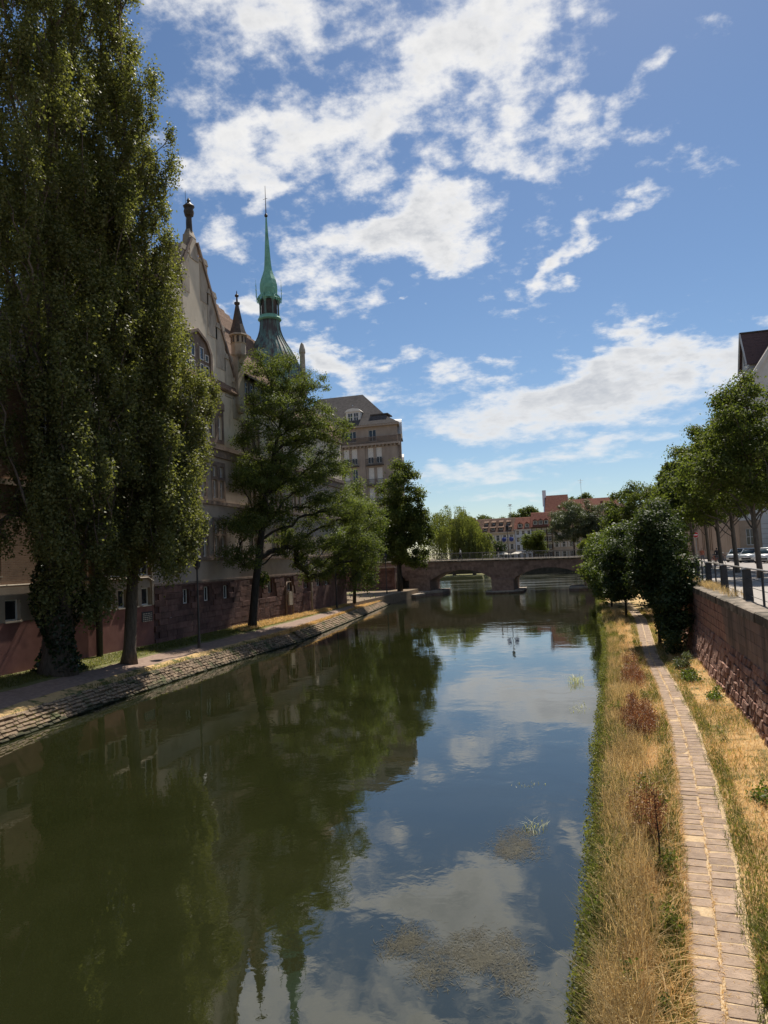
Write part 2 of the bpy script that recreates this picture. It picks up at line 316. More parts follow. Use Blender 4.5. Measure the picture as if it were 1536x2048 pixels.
class MB:
    """collects shapes into one mesh"""
    def __init__(s, frame=WF): s.v = []; s.f = []; s.m = []; s.fr = frame
    def p(s, u, z, d): O, U, N = s.fr; return tuple(O + U*u + N*d + Vector((0, 0, z)))
    def poly(s, pts, mi=0):
        b = len(s.v); s.v += [tuple(q) for q in pts]; s.f.append(tuple(range(b, b+len(pts)))); s.m.append(mi)
    def box(s, u0, u1, z0, z1, d0, d1, mi=0, top=None):
        """top=(du,dd): shrink of the top face"""
        b = len(s.v); tu, td = top or (0, 0)
        s.v += [s.p(u0, z0, d0), s.p(u1, z0, d0), s.p(u1, z0, d1), s.p(u0, z0, d1),
                s.p(u0+tu, z1, d0+td), s.p(u1-tu, z1, d0+td), s.p(u1-tu, z1, d1-td), s.p(u0+tu, z1, d1-td)]
        for q in ((0, 3, 2, 1), (4, 5, 6, 7), (0, 1, 5, 4), (1, 2, 6, 5), (2, 3, 7, 6), (3, 0, 4, 7)):
            s.f.append(tuple(b+i for i in q)); s.m.append(mi)
        return s
    def prism(s, pts, d0, d1, mi=0):
        """pts: (u,z) outline extruded from d0 to d1"""
        n = len(pts); b = len(s.v)
        s.v += [s.p(u, z, d0) for u, z in pts] + [s.p(u, z, d1) for u, z in pts]
        s.f.append(tuple(range(b, b+n))); s.f.append(tuple(range(b+2*n-1, b+n-1, -1))); s.m += [mi, mi]
        for i in range(n):
            j = (i+1) % n; s.f.append((b+i, b+n+i, b+n+j, b+j)); s.m.append(mi)
        return s
    def tube(s, pts, rad, n=6, mi=0, cap=True):
        pts = [Vector(p) for p in pts]; b = len(s.v)
        for i, p in enumerate(pts):
            t = (pts[min(i+1, len(pts)-1)] - pts[max(i-1, 0)]).normalized()
            a = t.cross(Vector((0, 0, 1)) if abs(t.z) < .9 else Vector((1, 0, 0))).normalized(); c = t.cross(a)
            r = rad[i] if isinstance(rad, (list, tuple)) else rad
            for j in range(n):
                g = 2*math.pi*j/n; s.v.append(tuple(p + a*(r*math.cos(g)) + c*(r*math.sin(g))))
        for i in range(len(pts)-1):
            for j in range(n):
                k2 = (j+1) % n; s.f.append((b+i*n+j, b+i*n+k2, b+(i+1)*n+k2, b+(i+1)*n+j)); s.m.append(mi)
        if cap:
            s.f.append(tuple(b+j for j in range(n-1, -1, -1))); s.f.append(tuple(b+(len(pts)-1)*n+j for j in range(n))); s.m += [mi, mi]
        return s
    def lathe(s, prof, n=16, c=(0, 0), mi=0, rot=0, sx=1, sy=1):
        """prof: (r,z) list; around a vertical axis at c"""
        b = len(s.v)
        for r, z in prof:
            for j in range(n):
                g = 2*math.pi*j/n+rot; s.v.append((c[0]+r*sx*math.cos(g), c[1]+r*sy*math.sin(g), z))
        for i in range(len(prof)-1):
            for j in range(n):
                k2 = (j+1) % n; s.f.append((b+i*n+j, b+i*n+k2, b+(i+1)*n+k2, b+(i+1)*n+j)); s.m.append(mi)
        s.f.append(tuple(b+j for j in range(n-1, -1, -1))); s.f.append(tuple(b+(len(prof)-1)*n+j for j in range(n))); s.m += [mi, mi]
        return s
    def mesh(s, name, smooth=False):
        me = bpy.data.meshes.new(name); me.from_pydata(s.v, [], s.f)
        if any(s.m): me.polygons.foreach_set('material_index', s.m)
        if smooth: me.polygons.foreach_set('use_smooth', [True]*len(s.f))
        bm = bmesh.new(); bm.from_mesh(me); bmesh.ops.recalc_face_normals(bm, faces=bm.faces); bm.to_mesh(me); bm.free()
        me.update(); return me
    def build(s, name, mat, parent=None, smooth=False):
        return link(name, s.mesh(name, smooth), mat, parent)
def fast_mesh(name, V, nper, mat, parent=None, smooth=False):
    """V: (N, nper, 3) separate polygons"""
    V = np.ascontiguousarray(V, dtype=np.float32); N = V.shape[0]
    me = bpy.data.meshes.new(name); me.vertices.add(N*nper); me.vertices.foreach_set('co', V.reshape(-1))
    me.loops.add(N*nper); me.loops.foreach_set('vertex_index', np.arange(N*nper, dtype=np.int32))
    me.polygons.add(N); me.polygons.foreach_set('loop_start', np.arange(0, N*nper, nper, dtype=np.int32))
    me.polygons.foreach_set('loop_total', np.full(N, nper, dtype=np.int32)); me.update(calc_edges=True)
    return link(name, me, mat, parent)
def unit(a): return a/np.maximum(np.linalg.norm(a, axis=1, keepdims=True), 1e-9)
def leaf_quads(P, L, Wd, up=.6, droop=0.):
    n = len(P); nm = unit(RNG.normal(size=(n, 3)) + np.array([0, 0, up])); t = unit(np.cross(nm, RNG.normal(size=(n, 3))))
    if droop: t = unit(t + np.array([0, 0, -droop])); nm = unit(np.cross(t, np.cross(nm, t)))
    b = np.cross(nm, t); l = (L*RNG.uniform(.65, 1.25, n))[:, None]; w = (Wd*RNG.uniform(.65, 1.25, n))[:, None]
    return np.stack([P - t*l*.5, P + b*w*.5 - t*l*.05 + nm*l*.06, P + t*l*.5 - nm*l*.05, P - b*w*.5 - t*l*.05 + nm*l*.06], 1)
def ell_points(n, c, r, shell=.5):
    d = unit(RNG.normal(size=(n, 3))); q = RNG.uniform(0, 1, n)**shell
    return np.array(c) + d*q[:, None]*np.array(r)
def limb(mb, a, b, r0, r1, n=5, seg=4, sag=.0, wob=.12):
    a = np.array(a, float); b = np.array(b, float); L = np.linalg.norm(b-a); pts = []; rs = []
    for i in range(seg+1):
        t = i/seg; p = a + (b-a)*t; p[2] += sag*L*math.sin(math.pi*t)
        if 0 < i < seg: p += RNG.normal(size=3)*wob*L*.25
        pts.append(p); rs.append(r0 + (r1-r0)*t)
    mb.tube(pts, rs, n)
def oriented_leaves(P, D, L, Wd, out=.9, up=.5, droop=0.):
    """leaves that turn their faces outward from their clump (D) and upward"""
    n = len(P); nm = unit(D*out + RNG.normal(size=(n, 3))*.62 + np.array([0, 0, up])); t = unit(np.cross(nm, RNG.normal(size=(n, 3))))
    if droop: t = unit(t + np.array([0, 0, -droop])); nm = unit(np.cross(t, np.cross(nm, t)))
    b = np.cross(nm, t); l = (L*RNG.uniform(.6, 1.25, n))[:, None]; w = (Wd*RNG.uniform(.6, 1.25, n))[:, None]
    return np.stack([P - t*l*.5, P + b*w*.5 - t*l*.05 + nm*l*.06, P + t*l*.5 - nm*l*.05, P - b*w*.5 - t*l*.05 + nm*l*.06], 1)
def make_tree(name, label, base, trunk, lobes, nclump, perclump, cr, leaf, mat, bark='bark_dark', group=None, reject=None, shell=.45,
              limbs=60, anis=(1, 1, .8), up=.5, hang=0., droop=0., cat='tree', limb_r=.05, attach=.55, loose=0, fk=.40, out=.9, upright=0.):
    """trunk: (x,y,z,r) relative to base; lobes: (x,y,z,rx,ry,rz,weight). Leaf clumps are spread through the lobes and joined
    to the trunk by a branching network whose limbs thicken with what they carry."""
    t = thing(name, label, cat, group, base); B = np.array(base)
    mb = MB(); TP = np.array([q[:3] for q in trunk]); TR = np.array([q[3] for q in trunk]); mb.tube([q[:3] for q in trunk], list(TR), 10)
    n = max(12, int(nclump*fk)); per = int(perclump*nclump/n*.92); R = cr*1.5
    wts = np.array([l[6] for l in lobes], float); wts /= wts.sum()
    cl = np.concatenate([ell_points(max(1, int(n*3*w)), l[:3], l[3:6], shell) for l, w in zip(lobes, wts)]); cl = cl[RNG.permutation(len(cl))]
    if reject is not None: cl = cl[~reject(cl + B)]
    keep = []; an = np.array(anis)
    for sep in (1.25, .9, .6, .3):
        for i in range(len(cl)):
            if len(keep) >= n: break
            if i in keep: continue
            if not keep or np.min(np.linalg.norm((cl[keep]-cl[i])/an, axis=1)) > R*sep: keep.append(i)
        if len(keep) >= n: break
    cl = cl[keep]; n = len(cl)
    # branching network
    zt = np.linspace(TP[0, 2]+(TP[-1, 2]-TP[0, 2])*.22, TP[-1, 2], 26)
    NP = [np.array([np.interp(z, TP[:, 2], TP[:, q]) for q in range(3)]) for z in zt]; NL = [0.0]*len(NP); PA = [-1]*len(NP); nt = len(NP)
    order = np.argsort([min(np.linalg.norm(np.array(NP[:nt])-c, axis=1)) for c in cl])
    for oi in order:
        c = cl[oi]; A = np.array(NP); d = c - A; hd = np.hypot(d[:, 0], d[:, 1]); dist = np.linalg.norm(d, axis=1)
        cost = dist + .30*np.array(NL) + 1.6*np.maximum(0, hd*attach - d[:, 2])
        k = int(np.argmin(cost)); NP.append(c); NL.append(NL[k]+dist[k]); PA.append(k)
    cnt = np.ones(len(NP))
    for i in range(len(NP)-1, nt-1, -1): cnt[PA[i]] += cnt[i]
    for i in range(nt, len(NP)):
        a, b = NP[PA[i]], NP[i]; r1 = min(limb_r*.26*cnt[i]**.5, limb_r*2.2); r0 = min(r1*1.25, limb_r*2.4) if PA[i] >= nt else min(r1*1.35, limb_r*2.6); r0 = max(r0, r1)
        L = np.linalg.norm(b-a); sg = 4 if L > 1.2 else 2; pts = []
        for q in range(sg+1):
            f = q/sg; p = a + (b-a)*f; p = p + np.array([0, 0, L*.10*math.sin(math.pi*f)])
            if 0 < q < sg: p = p + RNG.normal(size=3)*L*.035
            pts.append(p)
        mb.tube(pts, [r0+(r1-r0)*q/sg for q in range(sg+1)], 5, cap=False)
    mb.build('trunk', bark, t, True)
    sz = RNG.uniform(.62, 1.38, n); m = (per*sz**1.6/np.mean(sz**1.6)).astype(int); idx = np.repeat(np.arange(n), m)
    D = unit(RNG.normal(size=(len(idx), 3))); rad = RNG.uniform(0, 1, len(idx))**.42*(1+.22*RNG.normal(size=len(idx)))
    P = cl[idx] + D*rad[:, None]*an*(R*sz[idx])[:, None]
    if loose:
        lo = np.concatenate([ell_points(max(1, int(loose*w)), l[:3], np.array(l[3:6])*1.04, .35) for l, w in zip(lobes, wts)]); P = np.concatenate([P, lo]); D = np.concatenate([D, unit(RNG.normal(size=(len(lo), 3)))])
    if hang: P[:, 2] -= RNG.exponential(hang, len(P))
    if reject is not None: kp = ~reject(P + B); P, D = P[kp], D[kp]
    fast_mesh('crown', oriented_leaves(P, D, leaf[0], leaf[1], out, up, droop), 4, mat, t)
    return t
def interp(tab, y): return float(np.interp(y, [q[0] for q in tab], [q[1] for q in tab]))
def blades(P, h, w, lean=.35, kink=.5):
    """two-part bent grass blades: returns (N,4,3) quads as narrow kites"""
    n = len(P); az = RNG.uniform(0, 2*math.pi, n); H = (h*RNG.uniform(.5, 1.2, n)) if np.isscalar(h) else h*RNG.uniform(.6, 1.15, n)
    d = np.stack([np.cos(az), np.sin(az), np.zeros(n)], 1); s = np.stack([-np.sin(az), np.cos(az), np.zeros(n)], 1)
    ln = RNG.uniform(.05, lean, n)[:, None]; Hc = H[:, None]; z = np.array([0, 0, 1.])
    mid = P + d*ln*Hc*.3 + z*Hc*.55; tip = P + d*ln*Hc*(1+kink*RNG.uniform(0, 1, (n, 1))) + z*Hc*RNG.uniform(.8, 1, (n, 1))
    return np.stack([P - s*w*.25, mid - s*w*.5, tip, mid + s*w*.5], 1)
def block_mesh(name, su, sz, sd, bev, jit, rough=0, seed=0):
    """a dressed stone about (su, sd, sz) centred on its base-back; a bevelled, slightly uneven box"""
    bm = bmesh.new(); bmesh.ops.create_cube(bm, size=1); rr = random.Random(seed)
    bmesh.ops.scale(bm, vec=(su, sd, sz), verts=bm.verts)
    bmesh.ops.bevel(bm, geom=list(bm.edges), offset=bev, segments=1, affect='EDGES')
    for v in bm.verts:
        v.co += Vector((rr.uniform(-jit, jit), rr.uniform(-jit, jit), rr.uniform(-jit, jit)))
        if rough and v.co.y < 0: v.co.y += rr.uniform(-rough, rough*.6)
    me = bpy.data.meshes.new(name); bm.to_mesh(me); bm.free(); return me

# ------------------------------------------------------------------ setting: ground, water, banks
LW = [(-40, -18.0), (10, -18.1), (20, -18.6), (26, -19.3), (35, -19.7), (47, -19.6), (51, -19.9), (67, -21.6), (85, -23.6), (100, -25.8), (106, -26.2)]   # left water edge
RW = [(-40, -.6), (9, -.38), (16.7, -.17), (24, .04), (30, .23), (42, .5), (60, .42), (100, .3), (116, .3)]            # right water edge
PL = [(-10, -.9), (5, .25), (8.2, .65), (10.5, .9), (12.6, 1.08), (16.3, 1.40), (21, 1.70), (27, 1.90), (35, 1.97), (45, 2.35), (53, 2.65), (75, 2.4), (104, 2.2)]
PR = [(-10, -.2), (5, .98), (8.2, 1.38), (10.5, 1.60), (12.6, 1.84), (16.3, 2.14), (21, 2.40), (27, 2.57), (35, 2.60), (45, 3.05), (53, 3.35), (75, 3.1), (104, 2.9)]
WT = lambda y: 3.50 + .0231*y            # face of the right quay wall at its top
WB = lambda y: WT(y) - .42               # its battered foot
GZ = 3.38
g = MB()
def slab(x0, x1, y0, y1, z, zb=-2): g.box(x0, x1, zb, z, y0, y1)
slab(-1500, -24.0, -400, 103.9, 1.1); slab(-1500, -27.4, 104, 118, GZ); slab(-1500, -30.2, 118.01, 150, GZ); slab(-1500, -46, 150.01, 204.9, GZ); slab(-1500, 1500, 205, 1700, GZ); slab(6.6, 1500, -400, 204.9, GZ)
slab(-23.9, 6.5, -400, -40, GZ)
tag(g.build('ground', 'earth'), kind='structure')
w = MB(); w.poly([(-60, -45, 0), (9, -45, 0), (9, 206, 0), (-60, 206, 0)]); tag(w.build('water', 'water'), kind='structure')
bed = MB(); bed.box(-60, 9, -3, -1.6, -45, 206); tag(bed.build('river_bed', 'earth'), kind='structure')
q = MB(); q.box(-60, 40, -1.5, GZ+.12, 204.2, 204.98); tag(q.build('quay', 'quay'), kind='structure')

def strip_terrain(name, ys, cols, mats, flat=()):
    """cols: functions y -> (x, z); face column i gets material i"""
    V = []; Fc = []; mi = []; n = len(cols)
    for y in ys:
        for ci, c in enumerate(cols):
            x, z = c(y); j = (0 if ci in (0, n-1) or ci in flat else .035)
            V.append((x + random.uniform(-j, j), y, z + random.uniform(-j, j)*.7))
    for i in range(len(ys)-1):
        for k2 in range(n-1):
            Fc.append((i*n+k2, i*n+k2+1, (i+1)*n+k2+1, (i+1)*n+k2)); mi.append(k2)
    me = bpy.data.meshes.new(name); me.from_pydata(V, [], Fc); me.polygons.foreach_set('material_index', mi); me.update()
    bm = bmesh.new(); bm.from_mesh(me); bmesh.ops.recalc_face_normals(bm, faces=bm.faces); bm.to_mesh(me); bm.free()
    if me.polygons[len(me.polygons)//2].normal.z < 0: me.flip_normals()
    me.polygons.foreach_set('use_smooth', [True]*len(Fc))
    o = link(name, me, mats); return tag(o, kind='structure')
ysL = list(np.arange(-30, 106.5, .8))
lw = lambda y: interp(LW, y)
LBX = lambda y: -24.2 if y < 72 else interp([(72, -24.2), (74, -30), (106, -33)], y)
def lpx(y, f): return lw(y) - .85 + (LBX(y) - lw(y) + .85)*f
left_bank = strip_terrain('left_bank', ysL, [lambda y: (lw(y)+.35, -.5), lambda y: (lw(y)+.02, -.05), lambda y: (lw(y)-.80, .56), lambda y: (lpx(y, .14), .74),
    lambda y: (lpx(y, .52), .92), lambda y: (LBX(y)-.1, 1.18)], ['earth', 'earth', 'dry_ground', 'bank_path', 'verge'])
ysR = list(np.arange(-30, 117, .6)); rw = lambda y: interp(RW, y); pl = lambda y: interp(PL, y); pr = lambda y: interp(PR, y)
right_bank = strip_terrain('right_bank', ysR, [lambda y: (rw(y)-.05, -.8), lambda y: (rw(y)+.02, .02), lambda y: (rw(y)+.16, .42), lambda y: (rw(y)*.5+pl(y)*.5, .55),
    lambda y: (pl(y)-.04, .597), lambda y: (pr(y)+.04, .597), lambda y: (pr(y)*.4+WB(y)*.6, .66), lambda y: (WB(y)+.5, .78)],
    ['earth', 'dry_ground', 'dry_ground', 'dry_ground', 'path_joint', 'dry_ground', 'dry_ground'], (4, 5))
# towpath of two columns of sandstone setts, on the right bank
PS = [block_mesh('setts%d' % i, .335, .10, .275, .011, .006, 0, i) for i in range(6)]
for m_ in PS:
    m_.materials.append(MATS['path_stone'])
towpath = thing('towpath', None, None); tag(towpath, kind='structure')
y = 5.2; far_v = []; cnt = 0
while y < 60:
    a, b = pl(y), pr(y); wd = (b-a)/2
    ang = math.atan2(pl(y+.5)-pl(y-.5), 1.0)
    for s_ in (0, 1):
        yy = y + (.11 if s_ else 0) + random.uniform(-.02, .02); cx = a + wd*(s_+.5)
        if cnt < 290:
            o = bpy.data.objects.new('paving_stone', random.choice(PS)); COL.objects.link(o); o.parent = towpath
            o.location = (cx + random.uniform(-.022, .022), yy, .5535 + random.uniform(-.003, .004)); o.rotation_euler = (random.uniform(-.008, .008), random.uniform(-.012, .012), -ang + random.uniform(-.03, .03))
            o.scale = (wd/.355*random.uniform(.90, 1.02), .915*random.uniform(.95, 1.01), 1); cnt += 1
        else: far_v.append((cx, yy, wd))
    y += .256
fb = MB()
for cx, yy, wd in far_v: fb.box(cx-wd*.47, cx+wd*.47, .5, .602, yy-.118, yy+.118, top=(.015, .015))
tag(fb.build('far_paving_stone', 'path_stone', towpath), kind='stuff')

# right quay wall: blocks, coping slabs
quay_wall = thing('quay_wall', 'tall red sandstone quay wall beside the towpath, rough blocks below smooth ones', 'wall')
core = MB(); ysW = np.arange(-6, 104.1, 2.0)
def wx(y, z):
    return WT(y) - (max(0, 2.15 - z)/1.6)*.36
for i in range(len(ysW)-1):
    a, b = ysW[i], ysW[i+1]
    for (z0, z1) in ((.2, 2.15), (2.15, 3.3)):
        core.poly([(wx(a, z0)+.10, a, z0), (wx(b, z0)+.10, b, z0), (wx(b, z1)+.10, b, z1), (wx(a, z1)+.10, a, z1)])
    core.poly([(wx(a, 3.3)+.1, a, 3.3), (wx(b, 3.3)+.1, b, 3.3), (wx(b, 3.3)+1.2, b, 3.3), (wx(a, 3.3)+1.2, a, 3.3)])
core.build('backing', 'mortar', quay_wall)
courses = []; z = .45
for hgt in (.22, .20, .23, .20, .21, .22, .20, .22, .29, .28, .29, .285): courses.append((z, z+hgt)); z += hgt
WBm = {}
for rough in (0, 1):
    WBm[rough] = []
    for i in range(6):
        me = block_mesh('wall_block%d%d' % (rough, i), .36 if rough else .72, .21 if rough else .30, .24, .024 if rough else .007, .010 if rough else .003, .028 if rough else .006, 40+i+rough*20)
        me.materials.append(MATS['sandstone' if rough else 'sandstone_smooth']); WBm[rough].append(me)
cand = []
for ci, (z0, z1) in enumerate(courses):
    yy = 12 + random.uniform(0, .6)
    while yy < 50:
        L = random.uniform(.22, .52) if ci < 8 else random.uniform(.5, .95); cand.append((yy, yy+L, z0, z1, ci)); yy += L + .012
cand.sort(key=lambda c: c[0]); wang = math.atan(.0231); farw = []; nobj = 0
for n_, (ya, yb, z0, z1, ci) in enumerate(cand):
    yc = (ya+yb)/2; zc = (z0+z1)/2; rg = 1 if zc < 2.1 else 0
    if 15.2 < yb and nobj < 300:
        nobj += 1
        o = bpy.data.objects.new('stone_block', random.choice(WBm[rg])); COL.objects.link(o); o.parent = quay_wall
        o.location = (wx(yc, zc) + .10 + (random.uniform(-.035, .025) if rg else random.uniform(-.006, .006)), yc, zc)
        tilt = -.22 if rg else 0
        R_ = Matrix.Rotation(-wang, 3, 'Z') @ Matrix.Rotation(math.radians(-90), 3, 'Z') @ Matrix.Rotation(tilt + (random.uniform(-.10, .10) if rg else 0), 3, 'X') @ Matrix.Rotation(random.uniform(-.10, .10) if rg else 0, 3, 'Z')
        o.rotation_euler = R_.to_euler(); o.scale = ((yb-ya)/(.368 if rg else .722), 1, (z1-z0)/(.216 if rg else .302))
    else: farw.append((ya, yb, z0, z1, rg))
fw = MB()
for ya, yb, z0, z1, rg in farw:
    j = random.uniform(-.05, .02) if rg else random.uniform(-.008, .008); b_ = len(fw.v)
    xa0, xb0, xa1, xb1 = wx(ya, z0)+j, wx(yb, z0)+j, wx(ya, z1)+j, wx(yb, z1)+j
    e = .012
    fw.v += [(xa0-.02, ya+e, z0+e), (xb0-.02, yb-e, z0+e), (xb1-.02, yb-e, z1-e), (xa1-.02, ya+e, z1-e), (xa0+.2, ya, z0), (xb0+.2, yb, z0), (xb1+.2, yb, z1), (xa1+.2, ya, z1)]
    for f_ in ((0, 1, 2, 3), (0, 4, 5, 1), (1, 5, 6, 2), (2, 6, 7, 3), (3, 7, 4, 0)): fw.f.append(tuple(b_+i for i in f_)); fw.m.append(0)
tag(fw.build('far_stone_block', 'sandstone', quay_wall), kind='stuff')
yy = 11.0
while yy < 60:
    L = random.uniform(1.0, 1.5); cb_ = MB(); a, b = yy, yy+L-.012
    z1 = 3.56 + random.uniform(-.008, .008); e = random.uniform(-.01, .01)
    cb_.v = [(WT(a)-.05+e, a, 3.3), (WT(b)-.05+e, b, 3.3), (WT(b)+.62, b, 3.3), (WT(a)+.62, a, 3.3), (WT(a)-.05+e, a, z1-.03), (WT(b)-.05+e, b, z1-.03), (WT(b)+.62, b, z1-.01), (WT(a)+.62, a, z1-.01),
             (WT(a)-.01+e, a+.01, z1), (WT(b)-.01+e, b-.01, z1), (WT(b)+.6, b-.01, z1), (WT(a)+.6, a+.01, z1)]
    cb_.f = [(3, 2, 1, 0), (0, 1, 5, 4), (1, 2, 6, 5), (2, 3, 7, 6), (3, 0, 4, 7), (4, 5, 9, 8), (5, 6, 10, 9), (6, 7, 11, 10), (7, 4, 8, 11), (8, 9, 10, 11)]; cb_.m = [0]*10
    cb_.build('coping_slab', 'coping', quay_wall); yy += L
# street on the right, above the wall
pav = MB(); 
for i in range(-6, 104, 5): pav.poly([(WT(i)+.6, i, 3.5), (9.9, i, 3.5), (9.9, i+5, 3.5), (WT(i+5)+.6, i+5, 3.5)])
tag(pav.build('pavement', 'pavement'), kind='structure')
kb = MB(); kb.box(9.9, 10.1, 3.0, 3.515, -6, 104); kb.box(17.2, 17.4, 3.0, 3.51, -6, 97)
tag(kb.build('kerb', 'coping'), kind='structure')
rd = MB(); rd.box(10.1, 17.2, 3.0, 3.39, -6, 104); rd.box(4.5, 40, 2.9, 3.385, 104, 118); tag(rd.build('road', 'asphalt'), kind='structure')
pv2 = MB(); pv2.box(17.4, 24, 3.0, 3.49, -6, 97); tag(pv2.build('far_pavement', 'pavement'), kind='structure')
# ------------------------------------------------------------------ facades
def wall_panel(fr, u0, u1, z0, z1, ops, name, mat, parent, depth=.28):
    """front sheet with real openings and their reveals; ops: (u0,u1,z0,z1)"""
    mb = MB(fr)
    us = sorted({u0, u1, *[o[0] for o in ops], *[o[1] for o in ops]}); zs = sorted({z0, z1, *[o[2] for o in ops], *[o[3] for o in ops]})
    us = [u for u in us if u0 <= u <= u1]; zs = [z for z in zs if z0 <= z <= z1]
    for i in range(len(us)-1):
        for j in range(len(zs)-1):
            cu, cz = (us[i]+us[i+1])/2, (zs[j]+zs[j+1])/2
            if any(o[0] < cu < o[1] and o[2] < cz < o[3] for o in ops): continue
            mb.poly([mb.p(us[i], zs[j], 0), mb.p(us[i+1], zs[j], 0), mb.p(us[i+1], zs[j+1], 0), mb.p(us[i], zs[j+1], 0)])
    for a, b, c, d in ops:
        mb.poly([mb.p(a, c, 0), mb.p(a, d, 0), mb.p(a, d, -depth), mb.p(a, c, -depth)]); mb.poly([mb.p(b, c, 0), mb.p(b, c, -depth), mb.p(b, d, -depth), mb.p(b, d, 0)])
        mb.poly([mb.p(a, c, 0), mb.p(a, c, -depth), mb.p(b, c, -depth), mb.p(b, c, 0)]); mb.poly([mb.p(a, d, 0), mb.p(b, d, 0), mb.p(b, d, -depth), mb.p(a, d, -depth)])
    me = bpy.data.meshes.new(name); me.from_pydata(mb.v, [], mb.f); me.update()
    return link(name, me, mat, parent)
def window(fr, a, b, c, d, parent, depth=.2, fw=.07, mull=1, trans=(), fmat='white_paint', gmat='glass', sill=True, name='window', shut=0., curtain=False):
    mb = MB(fr); D0, D1 = -depth, -depth+.06
    mb.box(a, a+fw, c, d, D0, D1); mb.box(b-fw, b, c, d, D0, D1); mb.box(a+fw, b-fw, c, c+fw, D0, D1-.002); mb.box(a+fw, b-fw, d-fw, d, D0, D1-.002)
    for i in range(mull-1):
        u = a + (b-a)*(i+1)/mull; mb.box(u-fw*.45, u+fw*.45, c+fw, d-fw, D0, D1-.004)
    for t in trans:
        z = c + (d-c)*t; mb.box(a+fw, b-fw, z-fw*.4, z+fw*.4, D0+.004, D1-.006)
    o = mb.build(name, fmat, parent)
    g_ = MB(fr); g_.box(a+fw*.5, b-fw*.5, c+fw*.5, d-fw*.5, D0+.008, D0+.02); g_.build('pane', gmat, o)
    if sill: s_ = MB(fr); s_.box(a-.04, b+.04, c-.07, c-.003, -depth+.02, .06); s_.build('sill', 'pale_stone' if fmat != 'shutter' else fmat, o)
    if shut:
        h_ = MB(fr); n = max(4, int((d-c)*shut/.16))
        for i in range(n):
            z0 = d - (d-c)*shut*(i+1)/n; z1 = d - (d-c)*shut*i/n
            h_.box(a+fw*.3, b-fw*.3, z0+.012, z1, -depth+.065, -depth+.10)
        h_.build('shutter', 'shutter', o)
    return o
LF = (Vector((-24.3, 0, 0)), Vector((0, 1, 0)), Vector((1, 0, 0)))       # left facades: u = y, outward = +x
# ---- brick building, nearest on the left
b1 = thing('brick_building', 'dark brick building behind the tall poplars with red plaster base', 'building')
bops = [(26.4, 27.3, 3.42, 4.36), (28.9, 29.8, 3.42, 4.36), (31.1, 32.05, 3.40, 4.43), (33.15, 34.05, 3.42, 4.40), (34.3, 35.05, 3.42, 4.40), (35.3, 36.1, 3.42, 4.40), (36.45, 37.3, 3.42, 4.40), (22, 23, 3.42, 4.36)]
wall_panel(LF, 12, 37.6, .9, 3.38, [], 'plinth', 'red_plaster', b1)
wall_panel(LF, 12, 37.6, 3.38, 4.9, bops, 'base_wall', 'concrete', b1, .3)
tops = [(33.2, 35.0, 5.1, 9.0), (35.5, 37.35, 5.1, 9.0), (28.6, 30.6, 5.4, 9.0), (24.2, 26.2, 5.4, 9.0), (20, 22, 5.4, 9.0), (24.2, 26.2, 10.2, 13.2), (28.6, 30.6, 10.2, 13.2), (33.2, 35.0, 10.2, 13.2), (20, 22, 10.2, 13.2)]
wall_panel(LF, 12, 37.6, 4.9, 14.4, tops, 'brick_wall', 'brick_wall', b1, .3)
for o_ in bops: window(LF, *o_, b1, .24, .07, 1)
for o_ in tops: window(LF, *o_, b1, .24, .08, 3, (.7,), sill=True)
m_ = MB(LF); m_.box(12, 37.6, .9, 14.4, -12, -.32); m_.build('core', 'brick_wall', b1)
m_ = MB(LF); m_.box(11.8, 37.62, 14.4, 14.8, -12.2, .35); m_.build('cornice', 'concrete', b1)
m_ = MB(LF); m_.box(12, 37.6, 9.35, 9.6, 0, .10); m_.build('string_course', 'concrete', b1)
for u in (32.4, 23.0): 
    m_ = MB(); m_.tube([(-24.08, u, 1.0), (-24.08, u, 14.4)], .16, 8); m_.build('downpipe', 'black_metal', b1, True)
m_ = MB(); m_.tube([(-24.22, 24, 4.97), (-24.22, 37.0, 4.97), (-24.22, 37.35, 4.80), (-24.22, 37.55, 4.75)], .05, 6); m_.build('pipe', 'pale_stone', b1)
for u in (32.85, 35.25, 37.45, 30.7): 
    m_ = MB(LF); m_.box(u-.1, u+.1, 3.4, 9.3, 0, .09); m_.build('pilaster', 'concrete', b1)
pq = thing('wall_plaque', 'dark plaque with pale lines of text on the red plaster base', 'sign', loc=(0, 0, 0))
m_ = MB(LF); m_.box(36.4, 37.45, 2.5, 3.05, .005, .03); m_.build('plate', 'black_metal', pq)
for i in range(5):
    m_ = MB(LF); z = 2.96-.105*i; x = 36.5
    while x < 37.3:
        l_ = random.uniform(.08, .22); m_.box(x, min(x+l_, 37.37), z-.045, z, .031, .034); x += l_ + .05
    tag(m_.build('text_line', 'pale_stone', pq), kind='stuff')
# ---- gabled stone building with the domed tower
b2 = thing('gabled_building', 'tall stone building with stepped gable, turret and long striped tile roof by the canal', 'building')
Y0, Y1, GC = 37.62, 72.5, 43.3
base_ops = [(40.8, 41.5, 3.22, 4.12), (43.4, 44.1, 3.22, 4.15), (46.05, 46.75, 3.22, 4.12), (50.6, 51.3, 3.22, 4.12), (53.3, 54.1, 3.22, 4.2), (57.2, 58.0, 3.22, 4.2), (64, 64.9, 3.3, 5.0), (66.2, 67.2, 3.3, 5.0), (61, 61.8, 3.22, 4.2)]
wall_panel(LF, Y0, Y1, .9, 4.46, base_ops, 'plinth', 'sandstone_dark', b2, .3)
for o_ in base_ops: window(LF, *o_, b2, .22, .06, 2, sill=False)
